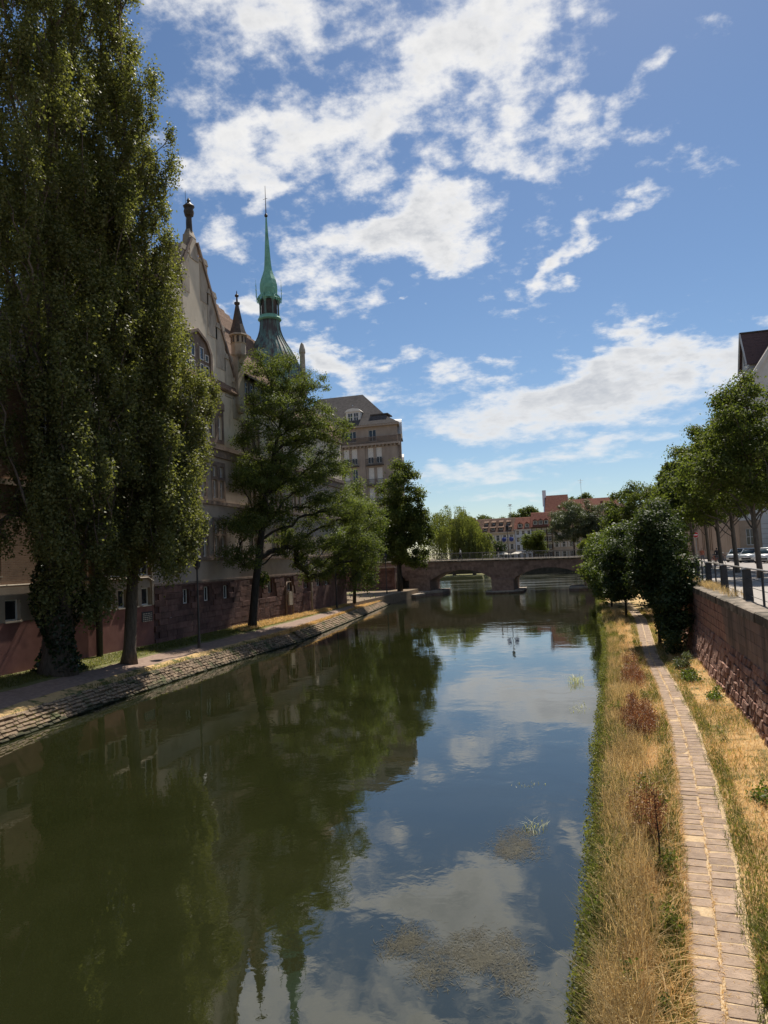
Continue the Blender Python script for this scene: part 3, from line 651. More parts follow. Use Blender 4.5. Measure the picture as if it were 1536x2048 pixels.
# red sandstone blocks facing the plinth
BK = [block_mesh('plinth_block%d' % i, .9, .36, .10, .012, .004, .004, 90+i) for i in range(5)]
for me in BK: me.materials.append(MATS['sandstone_dark'])
zz = 1.05; row = 0; nb = 0; rest = MB(LF)
while zz < 4.40:
    h_ = min(.365, 4.44-zz); u = Y0 + .02 + (row % 2)*.42
    while u < Y1 - .5:
        L = random.uniform(.75, 1.15); a, b = u, u+L-.012
        if not any(a < o_[1]+.03 and b > o_[0]-.03 and zz < o_[3]+.03 and zz+h_ > o_[2]-.03 for o_ in base_ops):
            if u < 63 and nb < 300:
                o = bpy.data.objects.new('stone_block', random.choice(BK)); COL.objects.link(o); o.parent = b2
                o.location = (-24.275, (a+b)/2, zz+h_/2); o.rotation_euler = (0, 0, math.radians(90)); o.scale = ((b-a)/.9, 1+random.uniform(0, .25), (h_-.012)/.36); nb += 1
            else: rest.box(a, b, zz, zz+h_-.012, .0, .03)
        u += L
    zz += h_; row += 1
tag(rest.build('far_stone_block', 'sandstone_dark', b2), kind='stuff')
m_ = MB(LF); m_.box(Y0, Y1, 4.44, 4.56, -.05, .09); m_.build('string_course', 'trim_stone', b2)
# storeys
ops2 = []
def lights(us, z0, z1): 
    r_ = [(u, u+.58, z0, z1) for u in us]; ops2.extend(r_); return r_
gf = lights((39.9, 40.85, 42.45, 43.4, 45.0, 45.95, 48.6, 51.0, 52.0, 55.0, 56.0, 59.0, 60.0, 64.5, 65.5, 69, 70), 6.1, 7.5) + lights((42.45, 43.4, 45.0, 45.95, 51.0, 52.0, 55.0, 56.0), 7.68, 8.5)
f1_ = lights((40.2, 41.15, 42.45, 43.4, 45.0, 45.95, 51.0, 52.0, 55.0, 56.0, 59.0, 60.0, 64.5, 65.5, 69, 70), 10.1, 11.35) + lights((40.2, 41.15, 42.45, 43.4, 45.0, 45.95, 51.0, 52.0, 55.0, 56.0, 59, 60), 11.55, 12.3)
f2_ = lights((40.2, 41.15, 42.45, 43.4, 44.95, 45.95, 49.8, 50.8, 51.8, 54.4, 55.4, 56.4, 59.0, 60.0, 64.5, 65.5, 69, 70), 14.2, 15.9)
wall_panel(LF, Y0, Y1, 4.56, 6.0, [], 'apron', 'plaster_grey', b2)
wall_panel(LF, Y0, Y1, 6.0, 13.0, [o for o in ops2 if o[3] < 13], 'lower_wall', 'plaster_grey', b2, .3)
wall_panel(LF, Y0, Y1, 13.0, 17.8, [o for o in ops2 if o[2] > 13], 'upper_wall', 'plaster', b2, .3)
for o_ in ops2: window(LF, *o_, b2, .2, .095, 1, (.55,) if o_[3]-o_[2] > 1 else (), sill=False)
m_ = MB(LF); m_.box(Y0-.1, Y1, 12.9, 13.25, -.05, .16); m_.box(Y0-.1, Y1, 13.45, 13.75, -.05, .22); m_.box(Y0-.08, Y1, 13.25, 13.45, -.05, .10); m_.build('cornice', 'trim_stone', b2)
for (z0, z1, d) in ((5.86, 6.02, .10), (9.6, 9.85, .14)):
    m_ = MB(LF); m_.box(Y0, Y1, z0, z1, -.05, d); m_.build('string_course', 'trim_stone', b2)
# dressed stone round the window groups
for grp, z0, z1 in (((39.7, 41.65), 6.03, 7.7), ((42.25, 44.2), 6.03, 8.75), ((44.8, 46.75), 6.03, 8.75), ((50.8, 52.8), 6.03, 8.75), ((54.8, 56.8), 6.03, 8.75), ((58.8, 60.8), 6.03, 7.8),
                    ((40.0, 41.95), 9.9, 12.6), ((42.25, 44.2), 9.9, 12.6), ((44.8, 46.75), 9.9, 12.6), ((50.8, 52.8), 9.9, 12.6), ((54.8, 56.8), 9.9, 12.6), ((58.8, 60.8), 9.9, 12.6),
                    ((40.0, 44.2), 13.9, 16.3), ((44.75, 46.75), 13.9, 16.3), ((49.6, 52.6), 13.9, 16.2), ((54.2, 57.2), 13.9, 16.2)):
    ins = [o for o in ops2 if grp[0] < o[0] < grp[1] and z0-.2 < o[2] < z1]
    wall_panel((Vector((-24.3+.055, 0, 0)), LF[1], LF[2]), grp[0], grp[1], z0, z1, ins, 'window_surround', 'trim_stone', b2, .05)
# tracery arch above the second-floor triple window
m_ = MB(LF); m_.prism([(44.7, 16.3), (46.8, 16.3), (46.8, 16.75), (46.2, 17.2), (45.3, 17.2), (44.7, 16.75)], 0, .12); m_.build('hood_mould', 'trim_stone', b2)
# gable wall, pentagon-stepped
apex = 27.2; gl, gr = GC-6.0, GC+6.05
gab = MB(LF); gab.prism([(gl, 17.8), (gr, 17.8), (GC+.35, apex-.5), (GC-.35, apex-.5)], -.5, 0.02); gab.build('gable', 'plaster', b2)
def along(t): return (gr + (GC+.3-gr)*t, 17.8 + (apex-17.8)*t)
cp = MB(LF); a0, a1 = along(-.02), along(1.0)
nx, nz = .30, .19
cp.prism([(a0[0], a0[1]), (a0[0]+nx*.55, a0[1]+nz*.55), (a1[0]+nx*.55, a1[1]+nz*.55), (a1[0], a1[1])], -.05, .16)
cp.prism([(2*GC-a0[0], a0[1]), (2*GC-a0[0]-nx*.55, a0[1]+nz*.55), (2*GC-a1[0]-nx*.55, a1[1]+nz*.55), (2*GC-a1[0], a1[1])], -.05, .16)
cp.build('gable_moulding', 'trim_stone', b2)
for sgn in (1, -1):                                                     # stepped blocks behind the coping
    for (u0, u1, z0, z1) in ((44.0-GC, 45.05-GC, 24.3, 26.35), (44.9-GC, 46.2-GC, 22.2, 24.45), (46.0-GC, 47.3-GC, 20.2, 22.4), (47.2-GC, 48.4-GC, 18.4, 20.5), (48.3-GC, 49.45-GC, 17.0, 19.0)):
        m_ = MB(LF); a, b = sorted((GC+sgn*u0, GC+sgn*u1)); m_.box(a, b, z0-.9, z1-.25, -.62, .05); m_.prism([(a-.05, z1-.25), (b+.05, z1-.25), (b-.15, z1+.12), (a+.15, z1+.12)], -.68, .11)
        m_.build('gable_step', 'pale_stone', b2)
fin = MB(LF); fin.box(GC-.55, GC+.55, 25.9, 27.6, -.6, .08, top=(.12, .1)); fin.box(GC-.4, GC+.4, 27.5, 28.0, -.5, 0, top=(.15, .12)); pin = fin.build('gable_pinnacle', 'pale_stone', b2)
f2 = MB(); cx_ = (-24.55, GC)
f2.lathe([(.22, 27.9), (.18, 28.9), (.30, 29.0), (.36, 29.25), (.30, 29.5), (.40, 29.65), (.22, 29.8), (.10, 29.95), (.14, 30.05), (.03, 30.25)], 8, cx_); f2.build('finial', 'oxide', pin)
f3 = MB(); f3.tube([(-24.6, GC-.32, 27.2), (-24.6, GC-.32, 30.6)], .015, 4); f3.build('lightning_rod', 'oxide', pin)
# pointed gable window with tracery
gw = MB(LF); A = [(41.4, 17.35), (45.15, 17.35), (45.15, 19.9), (44.6, 20.7), (43.28, 21.25), (41.95, 20.7), (41.4, 19.9)]
I_ = [(43.28+(u-43.28)*.86, 19.2+(z-19.2)*.90) for u, z in A]
for i in range(len(A)):
    j = (i+1) % len(A); P4 = [A[i], A[j], I_[j], I_[i]]; gw.prism(P4, .02, .20)
gwo = gw.build('gable_window', 'trim_stone', b2)
gp = MB(LF); gp.prism(I_, .022, .05); gp.build('tracery_panel', 'trim_stone', gwo)
for (a, b, c, d) in ((41.75, 42.25, 17.75, 19.0), (42.45, 42.95, 17.75, 19.0), (43.6, 44.1, 17.75, 19.0), (44.3, 44.8, 17.75, 19.0), (42.45, 42.95, 19.25, 20.1), (43.6, 44.1, 19.25, 20.1), (41.8, 42.25, 19.25, 19.75), (44.3, 44.75, 19.25, 19.75)):
    w_ = MB(LF); fw_ = .06
    w_.box(a, a+fw_, c, d, .05, .11); w_.box(b-fw_, b, c, d, .05, .11); w_.box(a+fw_, b-fw_, c, c+fw_, .05, .108); w_.box(a+fw_, b-fw_, d-fw_, d, .05, .108)
    wo = w_.build('light', 'white_paint', gwo); w2 = MB(LF); w2.box(a+.03, b-.03, c+.03, d-.03, .055, .07); w2.build('pane', 'glass', wo)
# buttress and corbelled turret at the right end of the gable
bt = MB(LF); bt.box(48.75, 49.75, 17.1, 20.9, -.3, .30); bt.prism([(48.7, 17.2), (49.8, 17.2), (49.5, 16.6), (49.0, 16.6)], -.2, .34); bt.build('buttress', 'pale_stone', b2)
tu = MB(); tc = (-24.15, 49.25)
tu.lathe([(.30, 20.3), (.40, 20.6), (.62, 20.85), (.66, 20.95), (.56, 21.0), (.56, 21.75), (.62, 21.8), (.50, 21.85), (.50, 22.35), (.70, 22.4), (.66, 22.5)], 8, tc); tuo = tu.build('turret', 'pale_stone', b2)
t2 = MB(); t2.lathe([(.66, 22.5), (.42, 23.3), (.20, 24.4), (.13, 24.75), (.22, 24.85), (.22, 24.95), (.08, 25.0), (.06, 25.35), (.15, 25.42), (.15, 25.52), (.05, 25.6), (.02, 25.85)], 8, tc); t2.build('turret_spire', 'oxide', tuo)
for j in range(8):
    g_ = 2*math.pi*(j+.5)/8; t3 = MB(); c_ = (tc[0]+.47*math.cos(g_), tc[1]+.47*math.sin(g_)); t3.lathe([(.09, 21.88), (.09, 22.32)], 4, c_, rot=g_); t3.build('turret_opening', 'oxide', tuo)
# roofs: main roof sloping to the canal in tile courses
RZ0, RZ1, RX1 = 17.9, 28.4, -30.2
def rx_(z): return -24.05 + (RX1+24.05)*(z-RZ0)/(RZ1-RZ0)
NROW = 36
for i in range(NROW):
    z0 = RZ0 + (RZ1-RZ0)*i/NROW; z1 = RZ0 + (RZ1-RZ0)*(i+1)/NROW
    ya = Y0-.1 if z0 < 1e9 else Y0; yb = 72.5 - max(0, (z0-RZ0))*.95 if z0 > 20.2 else 72.5
    yb = min(63.4, 57 + (28.4-z0)*2.4) if z0 > 20 else yb
    z1 = z0 + (z1-z0)*.66
    m_ = MB(); th = .075
    m_.v = [(rx_(z0)+.035, ya, z0-.02), (rx_(z0)+.035, yb, z0-.02), (rx_(z1)+.06, yb, z1+.05), (rx_(z1)+.06, ya, z1+.05),
            (rx_(z0)-.06, ya, z0-.14), (rx_(z0)-.06, yb, z0-.14)]
    m_.f = [(0, 1, 2, 3), (4, 5, 1, 0)]; m_.m = [0, 0]
    m_.build('tile_course', 'tile_brown', b2)
m_ = MB(); m_.prism([(-24.25, 17.8), (-38, 17.8), (RX1, 28.3)], Y0+.2, 57.2); m_.prism([(-24.3, 17.8), (-38, 17.8), (-35, 20.3), (-26.1, 20.3)], 57.25, 72.3)
m_.build('roof', 'oxide', b2)
m_ = MB(); m_.v = [(-25.6, 57.2, 20.2), (-25.6, 63.2, 20.2), (RX1-.02, 57.2, 28.2), (-28.8, 62.6, 25.8), (-35, 63.2, 20.2), (-35, 57.2, 20.2)]; m_.f = [(0, 1, 3, 2), (2, 3, 4, 5), (1, 4, 3)]; m_.m = [0]*3; m_.build('hip', 'oxide', b2)
m_ = MB(); m_.box(-25.9, -24.32, .9, 17.8, 37.64, 37.9) if False else m_.box(-38, -24.65, .9, 17.75, 37.64, 72.4); m_.build('core', 'plaster', b2)
gr_ = MB(); xs = -24.8                                                          # cross roof behind the gable
gr_.v = [(xs, gl+.3, 17.9), (xs, GC, 26.6), (xs, gr-.3, 17.9), (-31, gl+.3, 17.9), (-31, GC, 26.6), (-31, gr-.3, 17.9)]; gr_.f = [(0, 1, 4, 3), (1, 2, 5, 4)]; gr_.m = [0, 0]; gr_.build('cross_roof', 'tile_brown', b2)
# shed dormer with a row of lights
dops = [(50.2+i*.92, 50.2+i*.92+.5, 18.25, 19.25) for i in range(10)]
DFm = (Vector((-24.15, 0, 0)), LF[1], LF[2])
do = wall_panel(DFm, 49.8, 59.8, 17.85, 19.5, dops, 'dormer', 'oxide', b2, .2)
for o_ in dops: window(DFm, *o_, b2, .12, .07, 1, (.6,), sill=False, name='dormer_window')
m_ = MB(); m_.prism([(-23.7, 19.45), (-23.7, 19.6), (-26.4, 20.9), (-26.4, 20.75)], 49.78, 60.0); m_.build('dormer_roof', 'slate', b2)
m_ = MB(LF); m_.box(49.8, 72.4, 17.55, 17.84, -.1, .32); m_.build('eaves', 'trim_stone', b2)
# ---- tower with copper dome
tw = thing('domed_tower', 'octagonal tower with ribbed green copper onion dome, lantern and needle spire', 'tower', loc=(0, 0, 0))
TC = (-27.5, 62.8)
m_ = MB(); m_.lathe([(2.75, 1.0), (2.75, 20.2), (3.0, 20.4), (3.05, 20.9), (2.8, 21.0)], 8, TC, rot=math.pi/8); m_.build('drum', 'pale_stone', tw)
prof = [(2.95, 20.9), (3.0, 21.6), (2.92, 22.6), (2.66, 23.6), (2.30, 24.5), (1.88, 25.3), (1.46, 26.0), (1.16, 26.6), (.98, 27.2), (.90, 27.8), (.90, 28.15)]
m_ = MB(); m_.lathe(prof, 32, TC); dome = m_.build('dome', 'copper_dark', tw, True)
for j in range(32):
    g_ = 2*math.pi*(j+.5)/32; r_ = MB(); pts = [(TC[0]+(p[0]+.012)*math.cos(g_), TC[1]+(p[0]+.012)*math.sin(g_), p[1]) for p in prof]; r_.tube(pts, .028, 4); r_.build('rib', 'copper_dark', dome)
m_ = MB(); m_.lathe([(.92, 28.1), (1.10, 28.2), (1.10, 28.3), (1.0, 28.42), (.98, 28.55), (.9, 28.6)], 16, TC); m_.build('collar', 'copper', tw)
m_ = MB(); m_.lathe([(.78, 28.5), (.78, 30.1)], 8, TC); m_.build('lantern_core', 'oxide', tw)
for j in range(8):
    g_ = 2*math.pi*j/8; c_ = (TC[0]+.9*math.cos(g_), TC[1]+.9*math.sin(g_))
    m_ = MB(); m_.lathe([(.09, 28.55), (.09, 29.7), (.16, 30.0)], 6, c_); m_.build('lantern_post', 'copper_dark', tw)
    g2 = g_ + math.pi/8; m_ = MB(); R0, R1 = 1.02, 1.14
    P_ = lambda a, r, z: (TC[0]+r*math.cos(a), TC[1]+r*math.sin(a), z)
    m_.poly([P_(g_, 1.0, 29.75), P_(g_, 1.17, 30.15), P_(g2, .98, 30.55), P_(g2, .98, 30.25)]); m_.poly([P_(g_+math.pi/4, 1.0, 29.75), P_(g2, .98, 30.25), P_(g2, .98, 30.55), P_(g_+math.pi/4, 1.17, 30.15)])
    m_.poly([P_(g_, 1.17, 30.15), P_(g_+math.pi/4, 1.17, 30.15), P_(g2, .80, 30.75)])
    m_.build('lantern_gablet', 'copper', tw)
    for dz, r_ in ((0, 1.18),):
        m_ = MB(); m_.tube([P_(g_, r_, 30.0), P_(g_, r_+.08, 30.3), P_(g_, r_+.08, 31.9)], [.05, .03, .008], 5); m_.lathe([(.02, 30.85), (.06, 30.93), (.02, 31.0)], 6, P_(g_, r_+.08, 0)[:2]); m_.lathe([(.02, 31.25), (.05, 31.32), (.02, 31.38)], 6, P_(g_, r_+.08, 0)[:2]); m_.build('rod_finial', 'copper', tw)
m_ = MB(); m_.lathe([(.74, 30.1), (.80, 30.6), (.88, 31.1), (.86, 31.5), (.74, 32.0), (.55, 32.5), (.40, 33.0), (.34, 33.5), (.28, 34.4), (.17, 36.2), (.08, 37.9), (.06, 38.2)], 8, TC); m_.build('spire', 'copper', tw)
m_ = MB(); m_.lathe([(.04, 38.1), (.15, 38.2), (.17, 38.3), (.12, 38.42), (.05, 38.5), (.035, 39.6), (.02, 41.2)], 8, TC); m_.tube([(TC[0]-.25, TC[1], 39.9), (TC[0]+.25, TC[1]-.1, 39.9)], .02, 4); m_.build('spire_rod', 'oxide', tw)
for g_ in (math.radians(18), math.radians(-160), math.radians(105)):
    c_ = (TC[0]+2.9*math.cos(g_), TC[1]+2.9*math.sin(g_)); m_ = MB(); m_.lathe([(.30, 20.6), (.26, 24.9), (.33, 25.0), (.30, 25.3), (.16, 25.8), (.02, 26.0)], 8, c_); m_.build('corner_pinnacle', 'pale_stone', tw)
for j in range(8):
    g_ = 2*math.pi*j/8; U_ = Vector((-math.sin(g_), math.cos(g_), 0)); N_ = Vector((math.cos(g_), math.sin(g_), 0)); fr = (Vector((TC[0], TC[1], 0)) + N_*(2.75*math.cos(math.pi/8)), U_, N_)
    for zz in (14.2, 17.4): window(fr, -.45, .45, zz, zz+1.7, tw, -.02, .08, 2, (.6,), sill=True)
# small fittings on the plinth
dp = thing('rain_pipe', 'grey rainwater pipe with conical hopper on the red plinth wall', 'pipe')
m_ = MB(); m_.tube([(-24.12, 62.2, 1.15), (-24.12, 62.2, 5.1)], .07, 6); m_.build('pipe', 'pale_stone', dp, True)
m_ = MB(); m_.lathe([(.42, 4.75), (.30, 5.0), (.10, 5.35)], 10, (-24.1, 62.2)); m_.build('hopper', 'pale_stone', dp)
bx = thing('service_box', 'small pale metal cabinet with arched pipe on the plinth wall', 'cabinet')
m_ = MB(LF); m_.box(57.0, 57.75, 2.0, 3.1, .03, .2); m_.build('cabinet', 'pale_stone', bx)
m_ = MB(); m_.tube([(-24.14, 56.4, 1.15), (-24.14, 56.4, 3.5), (-24.14, 56.7, 3.9), (-24.14, 57.5, 3.9), (-24.14, 57.8, 3.5), (-24.14, 57.8, 1.2)], .06, 6); m_.build('pipe', 'trim_stone', bx, True)
nt = thing('wall_notice', 'little white notice fixed near the corner of the plinth', 'sign')
m_ = MB(LF); m_.box(39.2, 39.36, 2.5, 2.78, .05, .07); m_.build('plate', 'sign_white', nt)
m_ = MB(LF); m_.box(39.21, 39.35, 2.60, 2.62, .071, .073); m_.build('text_line', 'cloth_grey', nt)
# ---- garden wall and low outbuilding between the tower building and the bridge
gwall = thing('boundary_wall', 'dark red sandstone wall closing the bank below the bridge approach', 'wall')
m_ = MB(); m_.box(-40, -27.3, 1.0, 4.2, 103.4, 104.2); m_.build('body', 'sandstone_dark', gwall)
zz = 1.1
while zz < 4.1:
    u = -39.9 + random.uniform(0, .6); m_ = MB()
    while u < -27.9: l_ = random.uniform(.7, 1.3); m_.box(u, min(u+l_-.03, -27.35), zz, zz+.42, 103.33, 103.42); u += l_
    tag(m_.build('stone_course', 'sandstone_dark', gwall), kind='stuff'); zz += .46
m_ = MB(); m_.box(-40.1, -27.2, 4.2, 4.36, 103.2, 104.3); m_.build('coping', 'trim_stone', gwall)
# ---- apartment block
AF = (Vector((0, 125, 0)), Vector((1, 0, 0)), Vector((0, -1, 0)))
ap = thing('apartment_block', 'beige stone apartment block with slate mansard roof and white roller shutters', 'building')
aops = []
cols_ = [(-41.4, -40.35), (-39.9, -38.85), (-36.9, -35.85), (-35.35, -34.3), (-45.6, -44.6), (-44.2, -43.2), (-49, -48), (-47.6, -46.6)]
for z0, z1 in ((22.6, 25.4), (19.0, 21.8), (15.5, 18.2), (12.0, 14.6), (8.5, 11)):
    for a, b in cols_: aops.append((a, b, z0, z1))
top_ops = [(-41.0, -38.9, 26.6, 28.6), (-36.6, -35.2, 26.5, 28.6), (-45.5, -43.6, 26.6, 28.6)]
wall_panel(AF, -52, -31.3, 3.4, 29.2, aops+top_ops, 'facade', 'apt_stone', ap, .35)
SU = Vector((-.225, .974, 0)).normalized(); SF = (Vector((-31.3, 125, 0)), SU, Vector((SU.y, -SU.x, 0)))
sops = [(2+i*3.4, 3.1+i*3.4, z0, z1) for i in range(5) for z0, z1 in ((22.6, 25.4), (19.0, 21.8), (15.5, 18.2), (12, 14.6))]
wall_panel(SF, 0, 20, 3.4, 29.2, sops, 'side_wall', 'apt_stone', ap, .35)
m_ = MB(); m_.box(-52, -36.6, 3.4, 29.1, 125.4, 145); m_.build('core', 'apt_stone', ap)
for i, o_ in enumerate(aops):
    sh = .62 if o_[2] > 22 else (1.0 if o_[2] > 15 else .8)
    if i == 9: sh = 0
    window(AF, *o_, ap, .22, .09, 2, (), sill=False, shut=sh)
for o_ in top_ops: window(AF, *o_, ap, .22, .09, 3 if o_[1]-o_[0] > 1.6 else 2, sill=False)
for o_ in sops: window(SF, *o_, ap, .22, .09, 2, sill=False, shut=.6)
for z in (25.75, 29.1):
    m_ = MB(AF); m_.box(-52.2, -30.95, z, z+.34, -.1, .55); m_.build('cornice', 'apt_stone', ap)
    m_ = MB(SF); m_.box(-.02, 20, z+.003, z+.337, -.1, .35); m_.build('side_cornice', 'apt_stone', ap)
m_ = MB(AF)
u = -51.5
while u < -31: m_.box(u, u+.28, 25.45, 25.74, 0, .4); u += .7
m_.build('dentil', 'apt_stone', ap)
for (a, b) in ((-41.7, -38.6), (-37.2, -34.0), (-45.9, -42.9)):
    for z in (22.3, 18.7, 15.2):
        m_ = MB(AF); m_.box(a, b, z-.15, z+.02, 0, .5); m_.box(a, b, z+1.0, z+1.06, .42, .48); u = a
        while u < b: m_.box(u, u+.03, z+.02, z+1.0, .43, .46); u += .13
        m_.build('balcony', 'slate', ap)
m_ = MB(AF); m_.box(-52, -31, 27.15, 27.25, .40, .5); u = -52
while u < -31: m_.box(u, u+.07, 26.1, 27.15, .42, .48); u += .22
m_.build('balustrade', 'trim_stone', ap)
m_ = MB(AF); m_.box(-38.35, -37.35, 3.4, 25.5, 0, .14); m_.box(-33.6, -31.4, 3.4, 25.5, 0, .10); m_.build('pilaster', 'apt_stone', ap)
rf = MB(); e0, e1, e2 = 29.45, 31.0, 36.6
ring = lambda x0, x1, y0, y1, z: [(x0, y0, z), (x1, y0, z), (x1, y1, z), (x0, y1, z)]
r0, r1, r2 = ring(-52.4, -30.8, 124.4, 146, e0), ring(-51, -33.4, 126.0, 144, e1), ring(-48, -39.3, 131.5, 139, e2)
r0[2] = (-35.4, 146, e0); r1[2] = (-37.2, 144, e1); r2[2] = (-40.5, 139, e2)
for A_, B_ in ((r0, r1), (r1, r2)):
    for i in range(4): j = (i+1) % 4; rf.poly([A_[i], A_[j], B_[j], B_[i]])
rf.poly(r2); rf.build('mansard_roof', 'slate', ap)
for (a, b) in ((-40.9, -38.2), (-46.3, -43.8)):
    m_ = MB(AF); m_.box(a, b, 30.2, 32.3, -4.5, -.8); m_.prism([(a-.2, 32.3), (b+.2, 32.3), (b-.3, 32.75), ((a+b)/2, 32.95), (a+.3, 32.75)], -5, -.6); m_.box(a-.15, b+.15, 29.7, 30.2, -1.4, -.55)
    dm = m_.build('dormer', 'shutter', ap)
    Dm = (Vector((0, 125+.8, 0)), AF[1], AF[2])
    for c_ in (a+.35, a+1.45): window(Dm, c_, c_+.95, 30.5, 32.1, ap, -.06, .1, 2, (.5,), sill=False, name='dormer_window')
m_ = MB(); m_.lathe([(.14, 32.3), (.14, 33.9), (.24, 34.0), (.05, 34.3)], 8, (-40.6, 129.2)); m_.build('chimney_pot', 'zinc', ap)
for (y0, y1, z, xr) in ((126.5, 131.5, 29.9, -30.2), (138, 144, 25.2, -29.0)):          # barrel-roofed bays on the river side
    y0, y1 = y0-125, y1-125; m_ = MB(SF); m_.box(y0+.3, y1-.3, 5, z-2.2, -1.2, .55); m_.build('bay', 'apt_stone', ap)
    m_ = MB(SF); pts = [(y0 + (y1-y0)*i/10, z-2.2 + 3.1*math.sin(math.pi*i/10)**.6) for i in range(11)]
    m_.prism(pts, -3.4, .8); m_.build('barrel_roof', 'zinc', ap)
m_ = MB(); m_.box(-36.2, -33.6, 30.2, 31.4, 126.6, 129); m_.box(-36.5, -33.2, 31.4, 31.6, 126.2, 129.4); m_.build('roof_hatch', 'slate', ap)
# ------------------------------------------------------------------ bridge
BY0, BY1 = 107.0, 114.5
BF = (Vector((0, BY0, 0)), Vector((1, 0, 0)), Vector((0, -1, 0)))
br = thing('stone_bridge', 'red sandstone road bridge with two flat arches across the canal', 'bridge')
dz = lambda x: 4.94 + (x+22)*(-.36/21)
ARCH = [(-22.9, -13.75, 2.05, 3.52), (-10.65, -1.0, 2.05, 3.36)]
def arch_pts(a, n=16):
    x0, x1, zs, zc = a; h = zc-zs; w_ = (x1-x0)/2; R_ = (w_*w_+h*h)/(2*h); cx = (x0+x1)/2; cz = zc-R_
    t = math.asin(w_/R_); return [(cx+R_*math.sin(-t+2*t*i/n), cz+R_*math.cos(-t+2*t*i/n)) for i in range(n+1)], (cx, cz, R_, t)
NA = 16
for yb in (0, 1):
    m_ = MB(BF if not yb else (Vector((0, BY1, 0)), BF[1], Vector((0, 1, 0))))
    cols2 = [(-30.0, 1.2, None), (-27.2, None, None)]
    # spandrel as columns of quads between arch intrados and deck
    def quad(x0, zb0, x1, zb1): m_.poly([m_.p(x0, zb0, 0), m_.p(x1, zb1, 0), m_.p(x1, dz(x1)-.22, 0), m_.p(x0, dz(x0)-.22, 0)])
    quad(-36, .5, -27.2, .5); quad(-27.2, 2.9, -26.0, 2.9); quad(-26.0, .3, -22.9, .3)
    quad(-13.75, .4, -10.65, .4); quad(-1.0, .3, 9, .3)
    for a in ARCH:
        P_, _ = arch_pts(a)
        for i in range(NA): quad(P_[i][0], P_[i][1], P_[i+1][0], P_[i+1][1])
    m_.build('spandrel_wall', 'bridge_stone', br)
m_ = MB(BF)
for a in ARCH:
    P_, _ = arch_pts(a)
    for i in range(NA): m_.poly([m_.p(*P_[i], 0), m_.p(*P_[i], -(BY1-BY0)), m_.p(*P_[i+1], -(BY1-BY0)), m_.p(*P_[i+1], 0)])
m_.build('arch_soffit', 'bridge_stone', br)
for a in ARCH:                                                            # voussoirs, proud of the face
    _, (cx, cz, R_, t) = arch_pts(a); n = 26
    for i in range(n):
        t0 = -t+2*t*i/n+.0012; t1 = -t+2*t*(i+1)/n-.0012; m_ = MB(BF); ro = R_+random.uniform(.5, .62)
        m_.prism([(cx+R_*math.sin(t0), cz+R_*math.cos(t0)), (cx+R_*math.sin(t1), cz+R_*math.cos(t1)), (cx+ro*math.sin(t1), cz+ro*math.cos(t1)), (cx+ro*math.sin(t0), cz+ro*math.cos(t0))], -.05, .05+random.uniform(0, .02))
        m_.build('voussoir', 'bridge_stone', br)
zz = 2.7                                                                 # face stones above the arches
def near_arch(x, z):
    for a in ARCH:
        _, (cx, cz, R_, t) = arch_pts(a)
        if a[0] < x < a[1] and math.hypot(x-cx, z-cz) < R_+.62: return True
    return False
for z0 in (2.2, 2.58, 2.96, 3.34, 3.72, 4.1, 4.45):
    u = -27 + random.uniform(0, .8)
    while u < 4:
        l_ = random.uniform(.7, 1.3)
        if z0+.36 < min(dz(u), dz(u+l_))-.24 and not any(near_arch(u+f*l_, z0+g2) for f in (0, .5, 1) for g2 in (0, .36)):
            m_ = MB(BF); m_.box(u, u+l_-.03, z0, z0+.35, -.02, .022+random.uniform(0, .015)); m_.build('face_stone', 'bridge_stone', br)
        u += l_
m_ = MB(BF); m_.box(-13.75, -10.65, -1, 2.05, -7.5, .02)
m_.box(-13.95, -10.45, 1.95, 2.12, -7.6, .25); m_.box(-13.75, -10.65, -1, 1.95, .0, 1.2, top=(.0, 0)); m_.build('pier', 'bridge_stone', br)
m_ = MB(BF); m_.box(-26.0, -22.9, -.5, 2.6, -7.4, .3); m_.build('abutment', 'bridge_stone', br); m_ = MB(BF); m_.box(-1.0, 9, -.5, 2.2, -7.4, -.02); m_.build('abutment', 'bridge_stone', br)
m_ = MB(BF)
m_.v = [m_.p(-40, dz(-40)-.22, .16), m_.p(9, dz(9)-.22, .16), m_.p(9, dz(9), .16), m_.p(-40, dz(-40), .16), m_.p(-40, dz(-40)-.22, -7.66), m_.p(9, dz(9)-.22, -7.66), m_.p(9, dz(9), -7.66), m_.p(-40, dz(-40), -7.66)]
m_.f = [(0, 1, 2, 3), (7, 6, 5, 4), (3, 2, 6, 7), (4, 5, 1, 0), (0, 3, 7, 4), (1, 5, 6, 2)]; m_.m = [0]*6; m_.build('deck', 'coping', br)
for d in (.03, -7.5):
    m_ = MB(); yy = BY0-d; m_.tube([(-30, yy, dz(-30)+1.05), (6, yy, dz(6)+1.05)], .035, 5); m_.tube([(-30, yy, dz(-30)+.12), (6, yy, dz(6)+.12)], .025, 4); m_.build('handrail', 'rail_metal', br)
    for i in range(13):
        x = -30+i*3.0; m_ = MB(); m_.box(x-.035, x+.035, dz(x)-.02, dz(x)+1.1, yy-.03, yy+.03); m_.build('rail_post', 'rail_metal', br)
    m_ = MB(); x = -30
    while x < 6: m_.box(x-.011, x+.011, dz(x)+.12, dz(x)+1.03, yy-.01, yy+.01); x += .14
    tag(m_.build('baluster', 'black_metal', br), kind='stuff')
